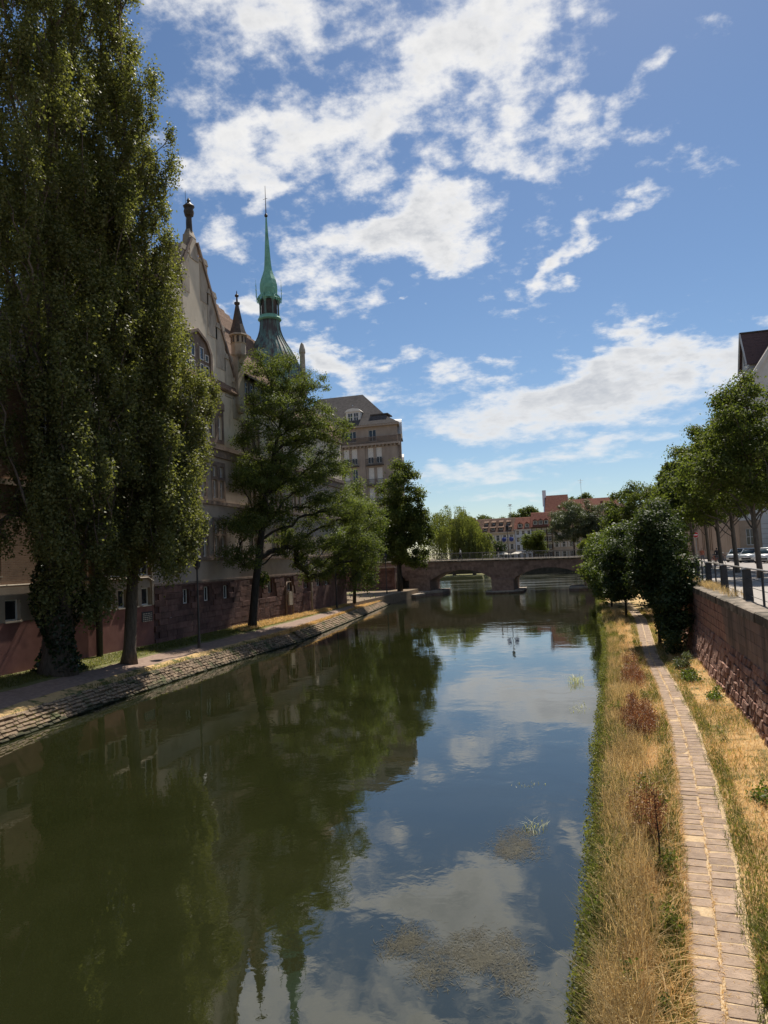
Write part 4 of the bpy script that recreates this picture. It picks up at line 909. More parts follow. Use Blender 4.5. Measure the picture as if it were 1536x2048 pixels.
def footing(label, outline, z0, z1):
    t = thing('bridge_footing', label, 'footing', 'concrete footings of the bridge')
    m_ = MB(); n = len(outline); m_.v = [(x, y, -.8) for x, y in outline] + [(x, y, z0) for x, y in outline]; m_.f = [tuple(range(n, 2*n))] + [(i, (i+1) % n, n+(i+1) % n, n+i) for i in range(n)]; m_.m = [0]*len(m_.f)
    m_.build('base', 'bridge_stone', t)
    cx = sum(p[0] for p in outline)/n; cy = sum(p[1] for p in outline)/n; o2 = [(cx+(x-cx)*1.02, cy+(y-cy)*1.02) for x, y in outline]
    m_ = MB(); m_.v = [(x, y, z0+.003) for x, y in o2] + [(x, y, z1) for x, y in o2]; m_.f = [tuple(range(n, 2*n)), tuple(range(n-1, -1, -1))] + [(i, (i+1) % n, n+(i+1) % n, n+i) for i in range(n)]; m_.m = [0]*len(m_.f)
    m_.build('cap_slab', 'concrete_slab', t); return t
footing('low pointed concrete footing round the middle bridge pier', [(-14.4, 115), (-14.6, 105.5), (-13.2, 104), (-11.2, 104), (-9.4, 105.6), (-9.6, 115)], .18, .34)
footing('long flat concrete footing jutting out at the left abutment', [(-27.0, 112), (-27.0, 103.6), (-23.6, 103.2), (-21.0, 106.5), (-21.2, 114)], .32, .62)
footing('lower front concrete ledge beside the left abutment footing', [(-26.4, 103.0), (-26.2, 99.8), (-23.4, 99.6), (-22.8, 102.8)], .25, .5)
footing('stepped concrete footing among weeds at the right abutment', [(-2.9, 113), (-3.1, 106), (-1.8, 104.6), (.3, 104.8), (.4, 113)], .3, .52)
# ------------------------------------------------------------------ far houses
def far_house(name, label, x0, x1, ze, zr, y, wall, roof, rows, ncol, dorm=(), depth=9, timber=False, win_w=.85, chim=()):
    t = thing(name, label, 'house', 'old houses on the far quay')
    fr = (Vector((0, y, 0)), Vector((1, 0, 0)), Vector((0, -1, 0))); ops = []
    for (z0, z1) in rows:
        for i in range(ncol): c = x0 + (x1-x0)*(i+.5)/ncol; ops.append((c-win_w/2, c+win_w/2, z0, z1))
    wall_panel(fr, x0, x1, GZ, ze, ops, 'wall', wall, t, .25)
    m_ = MB(fr); m_.box(x0+.01, x1-.01, GZ, ze-.05, -depth, -.28); m_.build('core', wall, t)
    for o_ in ops:
        wo = window(fr, *o_, t, .16, .08, 2, (.6,), sill=False)
        if wall != 'house_white':
            for sa in (o_[0]-.42, o_[1]+.04): s_ = MB(fr); s_.box(sa, sa+.38, o_[2], o_[3], .01, .05); s_.build('shutter', 'shutter' if not timber else 'timber', wo)
    m_ = MB(); m_.v = [(x0-.25, y-.5, ze-.15), (x1+.05, y-.5, ze-.15), (x1+.05, y+depth/2, zr), (x0-.25, y+depth/2, zr), (x0-.25, y+depth, ze), (x1+.05, y+depth, ze)]
    m_.f = [(0, 1, 2, 3), (3, 2, 5, 4), (0, 3, 4), (1, 5, 2)]; m_.m = [0]*4; ro = m_.build('roof', roof, t)
    n = 14
    for i in range(n):                                                    # tile courses stepping up the front slope
        f0, f1 = i/n, (i+1)/n; m_ = MB(); yA, zA = y-.5+(depth/2+.5)*f0, ze-.15+(zr-ze+.15)*f0; yB, zB = y-.5+(depth/2+.5)*f1, ze-.15+(zr-ze+.15)*f1
        m_.v = [(x0-.25, yA-.04, zA+.07), (x1+.05, yA-.04, zA+.07), (x1+.05, yB, zB+.02), (x0-.25, yB, zB+.02), (x0-.25, yA-.02, zA-.01), (x1+.05, yA-.02, zA-.01)]; m_.f = [(0, 1, 2, 3), (4, 5, 1, 0)]; m_.m = [0, 0]
        m_.build('tile_course', roof, ro)
    m_ = MB(fr); m_.box(x0-.2, x1, ze-.35, ze-.16, -.05, .45); m_.build('eaves', 'timber' if timber else 'shutter', t)
    for (cx, z0, w_, h_, kind) in dorm:
        f0 = (z0-ze)/(zr-ze); yd = y + (depth/2)*f0 - .35; d_ = (Vector((0, yd, 0)), fr[1], fr[2]); m_ = MB(d_)
        m_.box(cx-w_/2, cx+w_/2, z0, z0+h_, -3, 0); dd = m_.build('dormer', 'house_beige' if kind else roof, t)
        m_ = MB(d_)
        if kind: m_.prism([(cx-w_/2-.15, z0+h_), (cx+w_/2+.15, z0+h_), (cx, z0+h_+.6)], -3, .2)
        else: m_.v = [m_.p(cx-w_/2-.2, z0+h_, .35), m_.p(cx+w_/2+.2, z0+h_, .35), m_.p(cx+w_/2+.1, z0+h_+.75, -2.2), m_.p(cx-w_/2-.1, z0+h_+.75, -2.2), m_.p(cx-w_/2-.2, z0+h_-.1, .33), m_.p(cx+w_/2+.2, z0+h_-.1, .33)]; m_.f += [(0, 1, 2, 3), (0, 1, 5, 4)]; m_.m += [0, 0]
        m_.build('dormer_roof', roof, dd); window(d_, cx-w_*.36, cx+w_*.36, z0+.12, z0+h_-.1, t, -.05, .07, 2, sill=False, name='dormer_window')
    if timber:
        for zz in [r_[0]-.35 for r_ in rows[1:]] + [ze-.5]: m_ = MB(fr); m_.box(x0, x1, zz, zz+.2, 0, .06); m_.build('beam', 'timber', t)
        for i in range(ncol*2+1):
            xx = x0+(x1-x0)*i/(ncol*2)
            if i % 2 == 0: m_ = MB(fr); m_.box(max(x0, xx-.09), min(x1, xx+.09), rows[1][0]-.3, ze-.5, 0, .055); m_.build('post', 'timber', t)
    for cx in chim: m_ = MB(); m_.box(cx-.4, cx+.4, zr-1.5, zr+1.1, y+depth/2-.4, y+depth/2+.4); m_.build('chimney', 'tile_red', t)
    return t
far_house('dormer_house', 'cream house with long old tiled roof carrying two rows of dormers', -33, -20.95, 12.35, 16.5, 220, 'house_cream', 'tile_old', [(4, 6), (7, 8.6), (9.6, 11.3)], 6,
          [(-29.6+i*2.35, 12.75, 1.3, .9, 0) for i in range(4)] + [(-29.4+i*2.2, 14.5, 1.0, .75, 0) for i in range(4)])
far_house('white_house', 'narrow white house with red roof between cream and timbered houses', -20.9, -16.1, 12.9, 16.4, 220.1, 'house_white', 'tile_red', [(4, 5.6), (6.6, 8.2), (9.0, 10.4), (11.1, 12.3)], 3, [(-19.3, 13.2, 1.3, 1.1, 1), (-17.3, 13.2, 1.2, 1.1, 1)])
far_house('timbered_house', 'half timbered house with three dormers on its red roof', -16.05, -10.3, 13.3, 17.6, 220.2, 'house_beige', 'tile_red', [(4, 5.8), (6.6, 8.0), (8.9, 10.3), (11.0, 12.3)], 4, [(-14.9+i*1.55, 13.8, 1.2, 1.2, 1) for i in range(3)], timber=True)
far_house('low_house', 'low tan house with sagging brown roof partly behind the grey willow', -10.2, -2, 12.4, 17.4, 221, 'house_cream', 'tile_old', [(4, 5.8), (7, 8.6), (9.8, 11.2)], 4, [(-8.5, 13.6, 1.1, .9, 0), (-5.5, 13.6, 1.1, .9, 0)])
far_house('corner_house', 'brown roofed house at the left end of the far row', -41, -33.1, 12.0, 17.2, 221, 'house_cream', 'tile_old', [(4, 6), (7, 8.6), (9.6, 11)], 4, [(-34.6, 13.2, 1.4, .9, 0), (-34.9, 14.9, 1.1, .8, 0)], chim=(-36,))
far_house('end_house', 'red roofed house with stub chimneys at the right end of the row', 1.5, 12, 15.0, 19.0, 224, 'house_beige', 'tile_old', [(4, 6), (8, 10), (11.5, 13.5)], 4, [], chim=(4.2, 7))
hall = thing('gabled_hall', 'big steep red roofed hall with white gable and chimney above the house row', 'building')
m_ = MB(); HY = 236.0
m_.v = [(-15.5, HY-6, 3.4), (-15.5, HY+7, 3.4), (-15.5, HY+7, 15.2), (-13.0, HY+.5, 23.2), (-15.5, HY-6, 15.2)]
m_ = MB((Vector((-12.9, HY, 0)), Vector((0, 1, 0)), Vector((1, 0, 0)))); m_.prism([(-7, 3.4), (7, 3.4), (7, 16), (0, 23.0), (-7, 16)], 0, .6); m_.build('gable_wall', 'house_white', hall); m_ = MB(); m_.box(-12.3, 9, 3.4, 15.9, HY-6.9, HY+6.9); m_.build('wall', 'house_white', hall)
for xa, xb, zr_ in ((-12.6, -5.6, 23.3), (-5.59, 9.3, 21.6)):
    m_ = MB((Vector((xa, HY, 0)), Vector((0, 1, 0)), Vector((1, 0, 0)))); m_.prism([(-7.5, 15.8), (7.5, 15.8), (0, zr_)], 0, xb-xa); m_.build('roof', 'tile_red', hall)
m_ = MB(); m_.box(-13.3, -12.2, 20, 25.0, HY-.6, HY+.6); m_.build('chimney', 'house_white', hall)
def mast(x, y, z0, z1, label, dish=False):
    t = thing('roof_antenna', label, 'antenna', 'antennas on the far roofs'); m_ = MB(); m_.tube([(x, y, z0), (x, y, z1)], .05, 4); m_.build('mast', 'zinc', t)
    m_ = MB(); m_.tube([(x-.8, y, z1-.5), (x+.8, y, z1-.5)], .04, 4); m_.tube([(x-.5, y, z1-1.2), (x+.5, y, z1-1.2)], .04, 4); m_.build('crossbar', 'zinc', t)
    if dish: m_ = MB(); m_.lathe([(.05, z1-.3), (.5, z1-.1), (.55, z1+.05)], 10, (x, y)); m_.build('dish', 'zinc', t)
mast(-22.3, 224, 16, 20.4, 'thin antenna with dish above the long dormer roof', True); mast(-36.5, 225, 16.8, 21, 'thin antenna on the leftmost far roof'); mast(-1.5, 238, 21, 28, 'tall thin mast rising behind the big red roof')
def far_lamp(x, y, z, label, baskets):
    t = thing('street_lamp', label, 'street lamp', 'street lamps'); m_ = MB(); m_.tube([(x, y, z), (x, y, z+.9), (x, y, z+4.3)], [.10, .06, .045], 6); m_.build('post', 'black_metal', t)
    m_ = MB(); m_.lathe([(.06, z+4.3), (.17, z+4.45), (.24, z+4.9), (.27, z+4.95), (.14, z+5.15), (.04, z+5.3)], 8, (x, y)); m_.build('lantern', 'black_metal', t)
    m_ = MB(); m_.lathe([(.15, z+4.47), (.225, z+4.88)], 8, (x, y)); m_.build('lantern_glass', 'pale_stone', t).scale = (1, 1, 1)
    if baskets:
        for s_ in (-.55, .55): m_ = MB(); m_.lathe([(.08, z+2.6), (.3, z+2.75), (.36, z+3.1), (.2, z+3.3)], 8, (x+s_, y)); m_.tube([(x, y, z+3.3), (x+s_, y, z+3.25)], .025, 4); m_.build('flower_basket', 'sign_blue', t)
    return t
far_lamp(-12.0, 114.2, dz(-12)-.02, 'black street lamp with two blue flower baskets on the bridge', True)
far_lamp(-21.05, 36.9, .98, 'slim black lamp post on the grass below the poplars', False)
far_lamp(-23.5, 67.0, 1.0, 'slim dark lamp post against the plinth wall under the branches', False)
far_lamp(-25.4, 92.0, .98, 'dark lamp post near the dark wall before the bridge', False)
far_lamp(4.6, 150, GZ, 'black lamp post beyond the bridge above the yellow willow', False)
def parasol(x, y, label):
    t = thing('parasol', label, 'parasol', 'cafe parasols on the far quay'); m_ = MB(); m_.tube([(x, y, GZ), (x, y, GZ+2.9)], .04, 5); m_.build('pole', 'timber', t)
    m_ = MB(); m_.lathe([(2.1, GZ+2.0), (2.12, GZ+2.2), (1.1, GZ+2.62), (.05, GZ+2.95)], 8, (x, y)); m_.build('canopy', 'parasol', t)
for x, l_ in ((-27.6, 'leftmost cream cafe parasol behind the bridge railing'), (-23.4, 'middle cream cafe parasol behind the bridge railing'), (-19.2, 'rightmost cream cafe parasol behind the bridge railing')): parasol(x, 207.5, l_)
# ------------------------------------------------------------------ right-hand buildings
RB = (Vector((0, 98, 0)), Vector((1, 0, 0)), Vector((0, -1, 0)))
rb = thing('white_gable_building', 'pale building with steep dark tiled roof and tall dormer behind the street trees', 'building')
rops = [(18.3, 19.7, 5.2, 7.2), (22, 23.5, 5.2, 7.2), (25, 26.5, 5.2, 7.2), (18.3, 19.6, 9.5, 11.4), (22, 23.3, 9.5, 11.4), (18.3, 19.6, 13.2, 15.1), (22, 23.3, 13.2, 15.1), (25, 26.5, 9.5, 11.4)]
wall_panel(RB, 17.6, 36, 3.4, 8.3, [o for o in rops if o[3] < 8.3], 'ground_floor', 'tan_wall', rb); wall_panel(RB, 17.6, 36, 8.3, 22.2, [o for o in rops if o[2] > 8.3], 'wall', 'white_wall', rb)
for o_ in rops: window(RB, *o_, rb, .2, .08, 3, (.5,), sill=True)
m_ = MB(RB); m_.prism([(17.6, 22.2), (36, 22.2), (26.8, 35)], -.4, 0); m_.build('gable', 'white_wall', rb)
m_ = MB(RB); m_.box(17.55, 36, 8.2, 8.5, 0, .12); m_.build('string_course', 'white_wall', rb)
for i in range(8): m_ = MB(RB); m_.box(20.0, 21.2, 3.5+i*.6, 4.06+i*.6, 0, .14); m_.build('rusticated_block', 'white_wall', rb)
m_ = MB(); m_.box(17.62, 36, 3.4, 22.2, 98.45, 118); m_.build('core', 'tan_wall', rb)
m_ = MB(); m_.v = [(17.2, 97.8, 21.6), (26.8, 97.8, 35.2), (26.8, 118, 35.2), (17.2, 118, 21.6), (36.4, 97.8, 21.6), (36.4, 118, 21.6)]; m_.f = [(0, 1, 2, 3), (1, 4, 5, 2)]; m_.m = [0, 0]; m_.build('roof', 'tile_purple', rb)
m_ = MB(RB); m_.prism([(17.0, 21.3), (17.5, 21.2), (26.8, 34.6), (26.8, 35.4)], -.5, .25); m_.build('verge', 'white_wall', rb)
# dormer: gable towards the street (-x), ridge along x
DX, DYc, dw = 20.9, 104.0, 2.2
m_ = MB((Vector((DX, DYc, 0)), Vector((0, 1, 0)), Vector((1, 0, 0)))); m_.prism([(-dw, 23.0), (dw, 23.0), (dw, 28.6), (0, 32.5), (-dw, 28.6)], 0, 7.5); dmo = m_.build('dormer', 'white_wall', rb)
for zz in np.arange(28.0, 32.5, .42):
    f0 = (zz-28.0)/4.6; f1 = min(1, f0+.42/4.6)
    for s_ in (-1, 1):
        m_ = MB(); m_.v = [(DX-.45, DYc+s_*(dw+.35)*(1-f0), zz+.06), (DX+8, DYc+s_*(dw+.35)*(1-f0), zz+.06), (DX+8, DYc+s_*(dw+.35)*(1-f1), 28.0+4.6*f1+.03), (DX-.45, DYc+s_*(dw+.35)*(1-f1), 28.0+4.6*f1+.03), (DX-.45, DYc+s_*(dw+.35)*(1-f0), zz-.06), (DX+8, DYc+s_*(dw+.35)*(1-f0), zz-.06)]
        m_.f = [(0, 1, 2, 3), (4, 5, 1, 0)]; m_.m = [0, 0]; m_.build('tile_course', 'tile_purple', dmo)
m_ = MB((Vector((DX-.5, DYc, 0)), Vector((0, 1, 0)), Vector((1, 0, 0))))
for s_ in (-1, 1): m_.prism([(s_*(dw+.45), 27.7), (s_*(dw+.45), 28.1), (0, 32.8), (0, 32.35)], 0, .16)
m_.build('bargeboard', 'white_wall', dmo)
m_ = MB(); m_.tube([(DX-.4, DYc, 32.7), (DX+8, DYc, 32.7)], .14, 6); m_.build('ridge_tile', 'oxide', dmo)
DF2 = (Vector((DX, DYc, 0)), Vector((0, 1, 0)), Vector((-1, 0, 0)))
for a in (-1.5, .3): window(DF2, a, a+1.1, 25.2, 26.9, rb, -.04, .08, 2, sill=True, name='dormer_window')
window(DF2, -.6, .6, 28.6, 30.4, rb, -.04, .08, 2, sill=True, name='dormer_window')
m_ = MB((Vector((DX, DYc, 0)), Vector((0, 1, 0)), Vector((-1, 0, 0)))); m_.box(-dw, dw, 27.6, 27.85, 0, .12); m_.build('dormer_band', 'white_wall', rb)
RS = (Vector((17.6, 0, 0)), Vector((0, 1, 0)), Vector((-1, 0, 0)))
tb = thing('tan_street_building', 'long tan street front with tall narrow windows behind the tree trunks', 'building')
tops2 = [(104+i*7.5+j*1.7, 105.1+i*7.5+j*1.7, 4.6, 8.6) for i in range(6) for j in range(2)]
wall_panel(RS, 118.05, 152, 3.4, 15, [o for o in tops2 if o[0] > 118.2], 'wall', 'tan_wall', tb, .3)
for o_ in tops2:
    if o_[0] > 118.2: window(RS, *o_, tb, .22, .09, 2, (.35, .7), fmat='pale_stone')
m_ = MB(); m_.box(18, 34, 3.4, 14.9, 118.3, 151.9); m_.build('core', 'tan_wall', tb)
m_ = MB(); m_.v = [(17.3, 118.05, 14.9), (17.3, 152, 14.9), (26, 152, 20), (26, 118.05, 20), (34.5, 118.05, 14.9), (34.5, 152, 14.9)]; m_.f = [(0, 1, 2, 3), (3, 2, 5, 4)]; m_.m = [0, 0]; m_.build('roof', 'tile_old', tb)
sw = wall_panel(RS, 98.1, 118.0, 3.4, 22.2, [o for o in tops2 if 99 < o[0] < 116.5], 'side_wall', 'tan_wall', rb, .3)
for o_ in tops2:
    if 99 < o_[0] < 116.5: window(RS, *o_, rb, .22, .09, 2, (.35, .7), fmat='pale_stone')
# ------------------------------------------------------------------ quay fence
fence = thing('quay_fence', 'dark metal railing with broad tapered pillars along the quay wall', 'fence')
fx = lambda y: 4.69 + .045*(y-25.5)
for y in (13.9, 19.7, 25.5, 31.3, 37.1, 42.9, 48.7, 54.5):
    m_ = MB(); x = fx(y); m_.box(x-.12, x+.12, 3.5, 4.52, y-.19, y+.19, top=(.02, .05)); po = m_.build('pillar', 'pillar_metal', fence)
    m_ = MB(); m_.box(x-.13, x+.13, 4.52, 4.57, y-.17, y+.17, top=(.02, .02)); m_.build('pillar_cap', 'rail_metal', po)
for y in (11, 16.8, 22.7, 28.4, 34.2, 40, 45.8, 51.6):
    m_ = MB(); x = fx(y); m_.tube([(x, y, 3.48), (x, y, 4.55)], .035, 6); m_.lathe([(.09, 3.5), (.09, 3.54)], 8, (x, y)); m_.build('post', 'black_metal', fence)
for z, r_ in ((4.56, .028), (4.25, .008), (3.98, .008), (3.72, .008)):
    m_ = MB(); m_.tube([(fx(8), 8, z), (fx(30), 30, z), (fx(57), 57, z)], r_, 6); m_.build('rail' if r_ > .01 else 'wire', 'rail_metal' if r_ > .01 else 'black_metal', fence)
# ------------------------------------------------------------------ cars
def make_car(label, paint):
    t = thing('parked_car', label, 'car', 'cars parked by the pale building')
    # loft along x: (x, halfwidth, zlow, zhigh)
    st = [(-2.02, .62, .42, .62), (-1.95, .80, .28, .78), (-1.4, .86, .22, .90), (-.7, .88, .20, .94), (.6, .88, .20, .95), (1.5, .87, .22, .97), (1.98, .82, .30, .93), (2.06, .68, .42, .80)]
    def loft(st, name, mat, par, ins=.16):
        V = []; Fc = []
        for x, w_, a, b in st:
            h_ = b-a; V += [(x, -w_*.92, a), (x, -w_, a+h_*.35), (x, -w_*.97, a+h_*.7), (x, -w_*(1-ins), b), (x, w_*(1-ins), b), (x, w_*.97, a+h_*.7), (x, w_, a+h_*.35), (x, w_*.92, a)]
        for i in range(len(st)-1):
            for j in range(8): k2 = (j+1) % 8; Fc.append((i*8+j, i*8+k2, (i+1)*8+k2, (i+1)*8+j))
        Fc += [tuple(range(7, -1, -1)), tuple(range((len(st)-1)*8, len(st)*8))]
        m_ = MB(); m_.v = V; m_.f = Fc; m_.m = [0]*len(Fc); return m_.build(name, mat, par, True)
    body = loft(st, 'body', paint, t)
    loft([(-1.25, .72, .86, .93), (-.55, .76, .86, 1.36), (-.1, .77, .86, 1.46), (.9, .77, .86, 1.45), (1.5, .74, .86, 1.30), (1.95, .68, .86, .98)], 'cabin', 'car_glass', t, .20)
    loft([(-.42, .62, 1.42, 1.455), (0, .66, 1.44, 1.51), (.9, .66, 1.44, 1.50), (1.4, .62, 1.36, 1.42)], 'roof_panel', paint, t, .1)
    for s_ in (-1, 1):
        m_ = MB(); m_.tube([(-1.2, s_*.74, .93), (-.5, s_*.64, 1.42)], .04, 5); m_.build('pillar', paint, t)
        m_ = MB(); m_.box(-.98, -.78, .93, 1.07, min(s_*.86, s_*1.02), max(s_*.86, s_*1.02)); m_.build('mirror', paint, t)
        m_ = MB(); m_.lathe([(.02, -.03), (.13, .0), (.1, .05)], 10); h_ = m_.build('headlight', 'zinc', t); h_.location = (-1.90, s_*.60, .66); h_.rotation_euler = (0, -1.3, 0); h_.scale = (.8, 1.5, 1)
        for x in (-1.3, 1.28):
            m_ = MB(); m_.lathe([(.14, -.09), (.31, -.09), (.32, 0), (.31, .09), (.14, .09)], 18); w_ = m_.build('wheel', 'rubber', t, True); w_.location = (x, s_*.79, .32); w_.rotation_euler = (math.pi/2, 0, 0)
            m_ = MB(); m_.lathe([(.20, -.095), (.20, .095)], 12); m_.build('rim', 'car_silver', w_)
    m_ = MB(); m_.box(-2.055, -2.03, .36, .5, -.45, .45); m_.build('grille', 'black_metal', t)
    m_ = MB(); m_.box(-2.065, -2.045, .52, .63, -.26, .26); m_.build('number_plate', 'sign_white', t)
    return t
CP = [('white small car nearest of the three, behind a street tree trunk', 'car_white', (16.9, 80.5), 62), ('silver car in the middle of the three by the pale building', 'car_silver', (16.5, 86.0), 62), ('pale silver car farthest of the three beside the parked bicycles', 'car_silver', (16.2, 91.5), 62)]
for l_, pm, (x, y), rz in CP:
    c_ = make_car(l_, pm); c_.location = (x, y, 3.40); c_.rotation_euler = (0, 0, math.radians(rz))
# ------------------------------------------------------------------ bicycles
def make_bike(label):
    t = thing('bicycle', label, 'bicycle', 'bicycles parked along the street')
    for x in (-.53, .53):
        m_ = MB(); R_ = .33; pts = [(x+R_*math.cos(a), 0, .34+R_*math.sin(a)) for a in np.linspace(0, 2*math.pi, 19)]; m_.tube(pts, .022, 4, cap=False); w_ = m_.build('wheel', 'rubber', t)
        m_ = MB()
        for k2 in range(8): a = k2*math.pi/4; m_.tube([(x, 0, .34), (x+R_*math.cos(a), 0, .34+R_*math.sin(a))], .004, 3)
        m_.build('spokes', 'zinc', w_)
    m_ = MB(); bb, st_, hd, rr_, fr_ = (-.05, 0, .30), (-.2, 0, .80), (.36, 0, .82), (-.53, 0, .34), (.53, 0, .34)
    for a, b in ((bb, st_), (st_, hd), (bb, hd), (bb, rr_), (st_, rr_), (hd, fr_)): m_.tube([a, b], .018, 5)
    m_.build('frame', 'cloth_rust', t)
    m_ = MB(); m_.tube([hd, (.33, 0, 1.02)], .014, 5); m_.tube([(.28, -.28, 1.04), (.36, -.1, 1.03), (.36, .1, 1.03), (.28, .28, 1.04)], .013, 5); m_.build('handlebar', 'zinc', t)
    m_ = MB(); m_.tube([st_, (-.22, 0, .92)], .013, 5); m_.box(-.36, -.1, .92, .98, -.07, .07, top=(.03, .02)); m_.build('saddle', 'rubber', t)
    return t
bk = make_bike('bicycle at the left end of the parked row by the tan wall')
BL = ['second parked bicycle from the left by the tan wall', 'bicycle in the middle of the parked row', 'bicycle nearest the silver car in the parked row', 'bicycle leaning by the near tree trunk behind the fence', 'bicycle beside the no entry sign post']
BPOS = [(13.2, 88), (13.6, 90.5), (14.0, 93), (15.0, 95.5), (9.6, 63), (11.9, 96)]
bk.location = (*BPOS[0], 3.41); bk.rotation_euler = (0, -.08, .6)
for l_, (x, y) in zip(BL, BPOS[1:]):
    o = copy_tree(bk); o['label'] = l_; o.location = (x, y, 3.41 if x > 10 else 3.5); o.rotation_euler = (0, random.uniform(-.1, .1), random.uniform(.2, 1.0))
# ------------------------------------------------------------------ no entry sign
sg = thing('no_entry_sign', 'round red no entry sign on a grey pole by the street', 'sign')
m_ = MB(); m_.tube([(12.62, 98, 3.4), (12.62, 98, 7.1)], .04, 6); m_.build('pole', 'zinc', sg)
m_ = MB((Vector((12.62, 97.95, 6.75)), Vector((1, 0, 0)), Vector((0, -1, 0))))
cpts = [(.33*math.cos(a), .33*math.sin(a)) for a in np.linspace(0, 2*math.pi, 25)[:-1]]
m_.prism([(u*1.1, z*1.1) for u, z in cpts], 0, .02); m_.build('rim', 'sign_white', sg)
m_ = MB((Vector((12.62, 97.95, 6.75)), Vector((1, 0, 0)), Vector((0, -1, 0)))); m_.prism(cpts, .021, .035); m_.build('disc', 'sign_red', sg)
m_ = MB((Vector((12.62, 97.95, 6.75)), Vector((1, 0, 0)), Vector((0, -1, 0)))); m_.box(-.24, .24, -.065, .065, .036, .045); m_.build('bar', 'sign_white', sg)
# ------------------------------------------------------------------ people
def make_person(label, loc, rz, top, legs, stride=.22, h=1.74, group='people on foot', shoes='cloth_dark'):
    k = h/1.74; t = thing('person', label, 'person', group, loc, rz); s = stride
    V = [(0, 0, .95), (0, 0, 1.15), (0, 0, 1.38), (0, 0, 1.48), (0.01, 0, 1.58), (.015, 0, 1.70),          # pelvis..head
         (0, .10, .90), (s*.55, .10, .50), (s*.9, .10, .09), (s*.9+.16, .10, .04), (0, -.10, .90), (-s*.15, -.10, .50), (-s*1.0, -.10, .13), (-s*1.0+.14, -.10, .06),
         (0, .19, 1.40), (-s*.35, .23, 1.14), (-s*.15, .24, .90), (0, .24, .80), (0, -.19, 1.40), (s*.2, -.24, 1.14), (s*.75, -.24, .95), (s*.95, -.23, .88)]
    E_ = [(0, 1), (1, 2), (2, 3), (3, 4), (4, 5), (0, 6), (6, 7), (7, 8), (8, 9), (0, 10), (10, 11), (11, 12), (12, 13), (2, 14), (14, 15), (15, 16), (16, 17), (2, 18), (18, 19), (19, 20), (20, 21)]
    Rr = [(.155, .11), (.145, .10), (.16, .11), (.06, .06), (.095, .08), (.085, .07), (.09, .09), (.065, .065), (.042, .045), (.04, .03), (.09, .09), (.065, .065), (.042, .045), (.04, .03),
          (.062, .06), (.045, .045), (.035, .035), (.045, .022), (.062, .06), (.045, .045), (.035, .035), (.045, .022)]
    me = bpy.data.meshes.new('body_src'); me.from_pydata([tuple(c*k for c in v) for v in V], E_, []); me.update()
    o = bpy.data.objects.new('body_src', me); COL.objects.link(o); md = o.modifiers.new('s', 'SKIN'); 
    for i, d_ in enumerate(me.skin_vertices[0].data): d_.radius = (Rr[i][0]*k, Rr[i][1]*k); d_.use_root = (i == 0)
    sb = o.modifiers.new('u', 'SUBSURF'); sb.levels = 2
    dg = bpy.context.evaluated_depsgraph_get(); ev = o.evaluated_get(dg); m2 = bpy.data.meshes.new_from_object(ev); bpy.data.objects.remove(o)
    m2.name = 'body'
    for n in ('skin', top, legs, shoes, 'hair'): m2.materials.append(MATS[n])
    for p in m2.polygons:
        p.use_smooth = True; c = p.center/k; z = c.z; hand = abs(c.y) > .17 and z < .93
        p.material_index = 3 if z < .10 else (0 if hand else (2 if z < .98 else (1 if z < 1.47 else (4 if (z > 1.66 or (c.x < .0 and z > 1.54)) else 0))))
    b = bpy.data.objects.new('body', m2); COL.objects.link(b); b.parent = t
    f_ = MB(); f_.lathe([(.0, -.02), (.014, -.01), (.012, .02), (.004, .03)], 6); n_ = f_.build('nose', 'skin', t); n_.location = (.10*k, 0, 1.61*k); n_.rotation_euler = (0, .3, 0)
    return t
make_person('person in white shirt and dark trousers walking on the bridge', (-18.3, 106.2+1.5, dz(-18.3)), math.radians(180), 'cloth_white', 'cloth_dark', .3)
make_person('person in black top and white trousers on the bridge', (-13.0, 109.5, dz(-13)), math.radians(10), 'cloth_dark', 'cloth_white', .12)
make_person('person in rust coloured top walking on the street behind the fence', (11.6, 86, 3.40), math.radians(-80), 'cloth_rust', 'cloth_grey', .25)
make_person('person in dark top beside the parked bicycles', (12.0, 79, 3.40), math.radians(100), 'cloth_dark', 'cloth_grey', .2)
# ------------------------------------------------------------------ pitched stones of the left bank
RV = [block_mesh('pitched_stone%d' % i, .34, .148, .16, .022, .012, .015, 300+i) for i in range(6)]
for me in RV: me.materials.append(MATS['revet_stone'])
revet = thing('bank_revetment', 'sloping courses of rough sandstone setts lining the left bank', 'revetment')
cands = []
for r_ in range(6):
    f = (r_+.5)/6; y = 14 + random.uniform(0, .4)
    while y < 104:
        L = random.uniform(.22, .44)
        if not 47.2 < y < 49.0 : cands.append((y+L/2, f, L))
        y += L+.02
sl = math.atan2(.61, .82); farr = []
near = sorted([c for c in cands if c[0] > 25.5], key=lambda c: c[0]); n_ = 0
for (y, f, L) in sorted(cands, key=lambda c: c[0]):
    x = lw(y) + .02 - .82*f; z = -.05 + .61*f
    if y > 29.0 and n_ < 300:
        o = bpy.data.objects.new('pitched_stone', random.choice(RV)); COL.objects.link(o); o.parent = revet; n_ += 1
        o.location = (x + .02, y, z + .035 + random.uniform(-.018, .018))
        R_ = Matrix.Rotation(math.radians(90), 3, 'Z') @ Matrix.Rotation(-(math.pi/2-sl)*.95, 3, 'X'); e = R_.to_euler(); o.rotation_euler = (e.x+random.uniform(-.06, .06), e.y+random.uniform(-.06, .06), e.z+random.uniform(-.07, .07)); o.scale = (L/.34, 1, random.uniform(.85, 1.1))
    else: farr.append((x, y, z, L))
fm = MB()
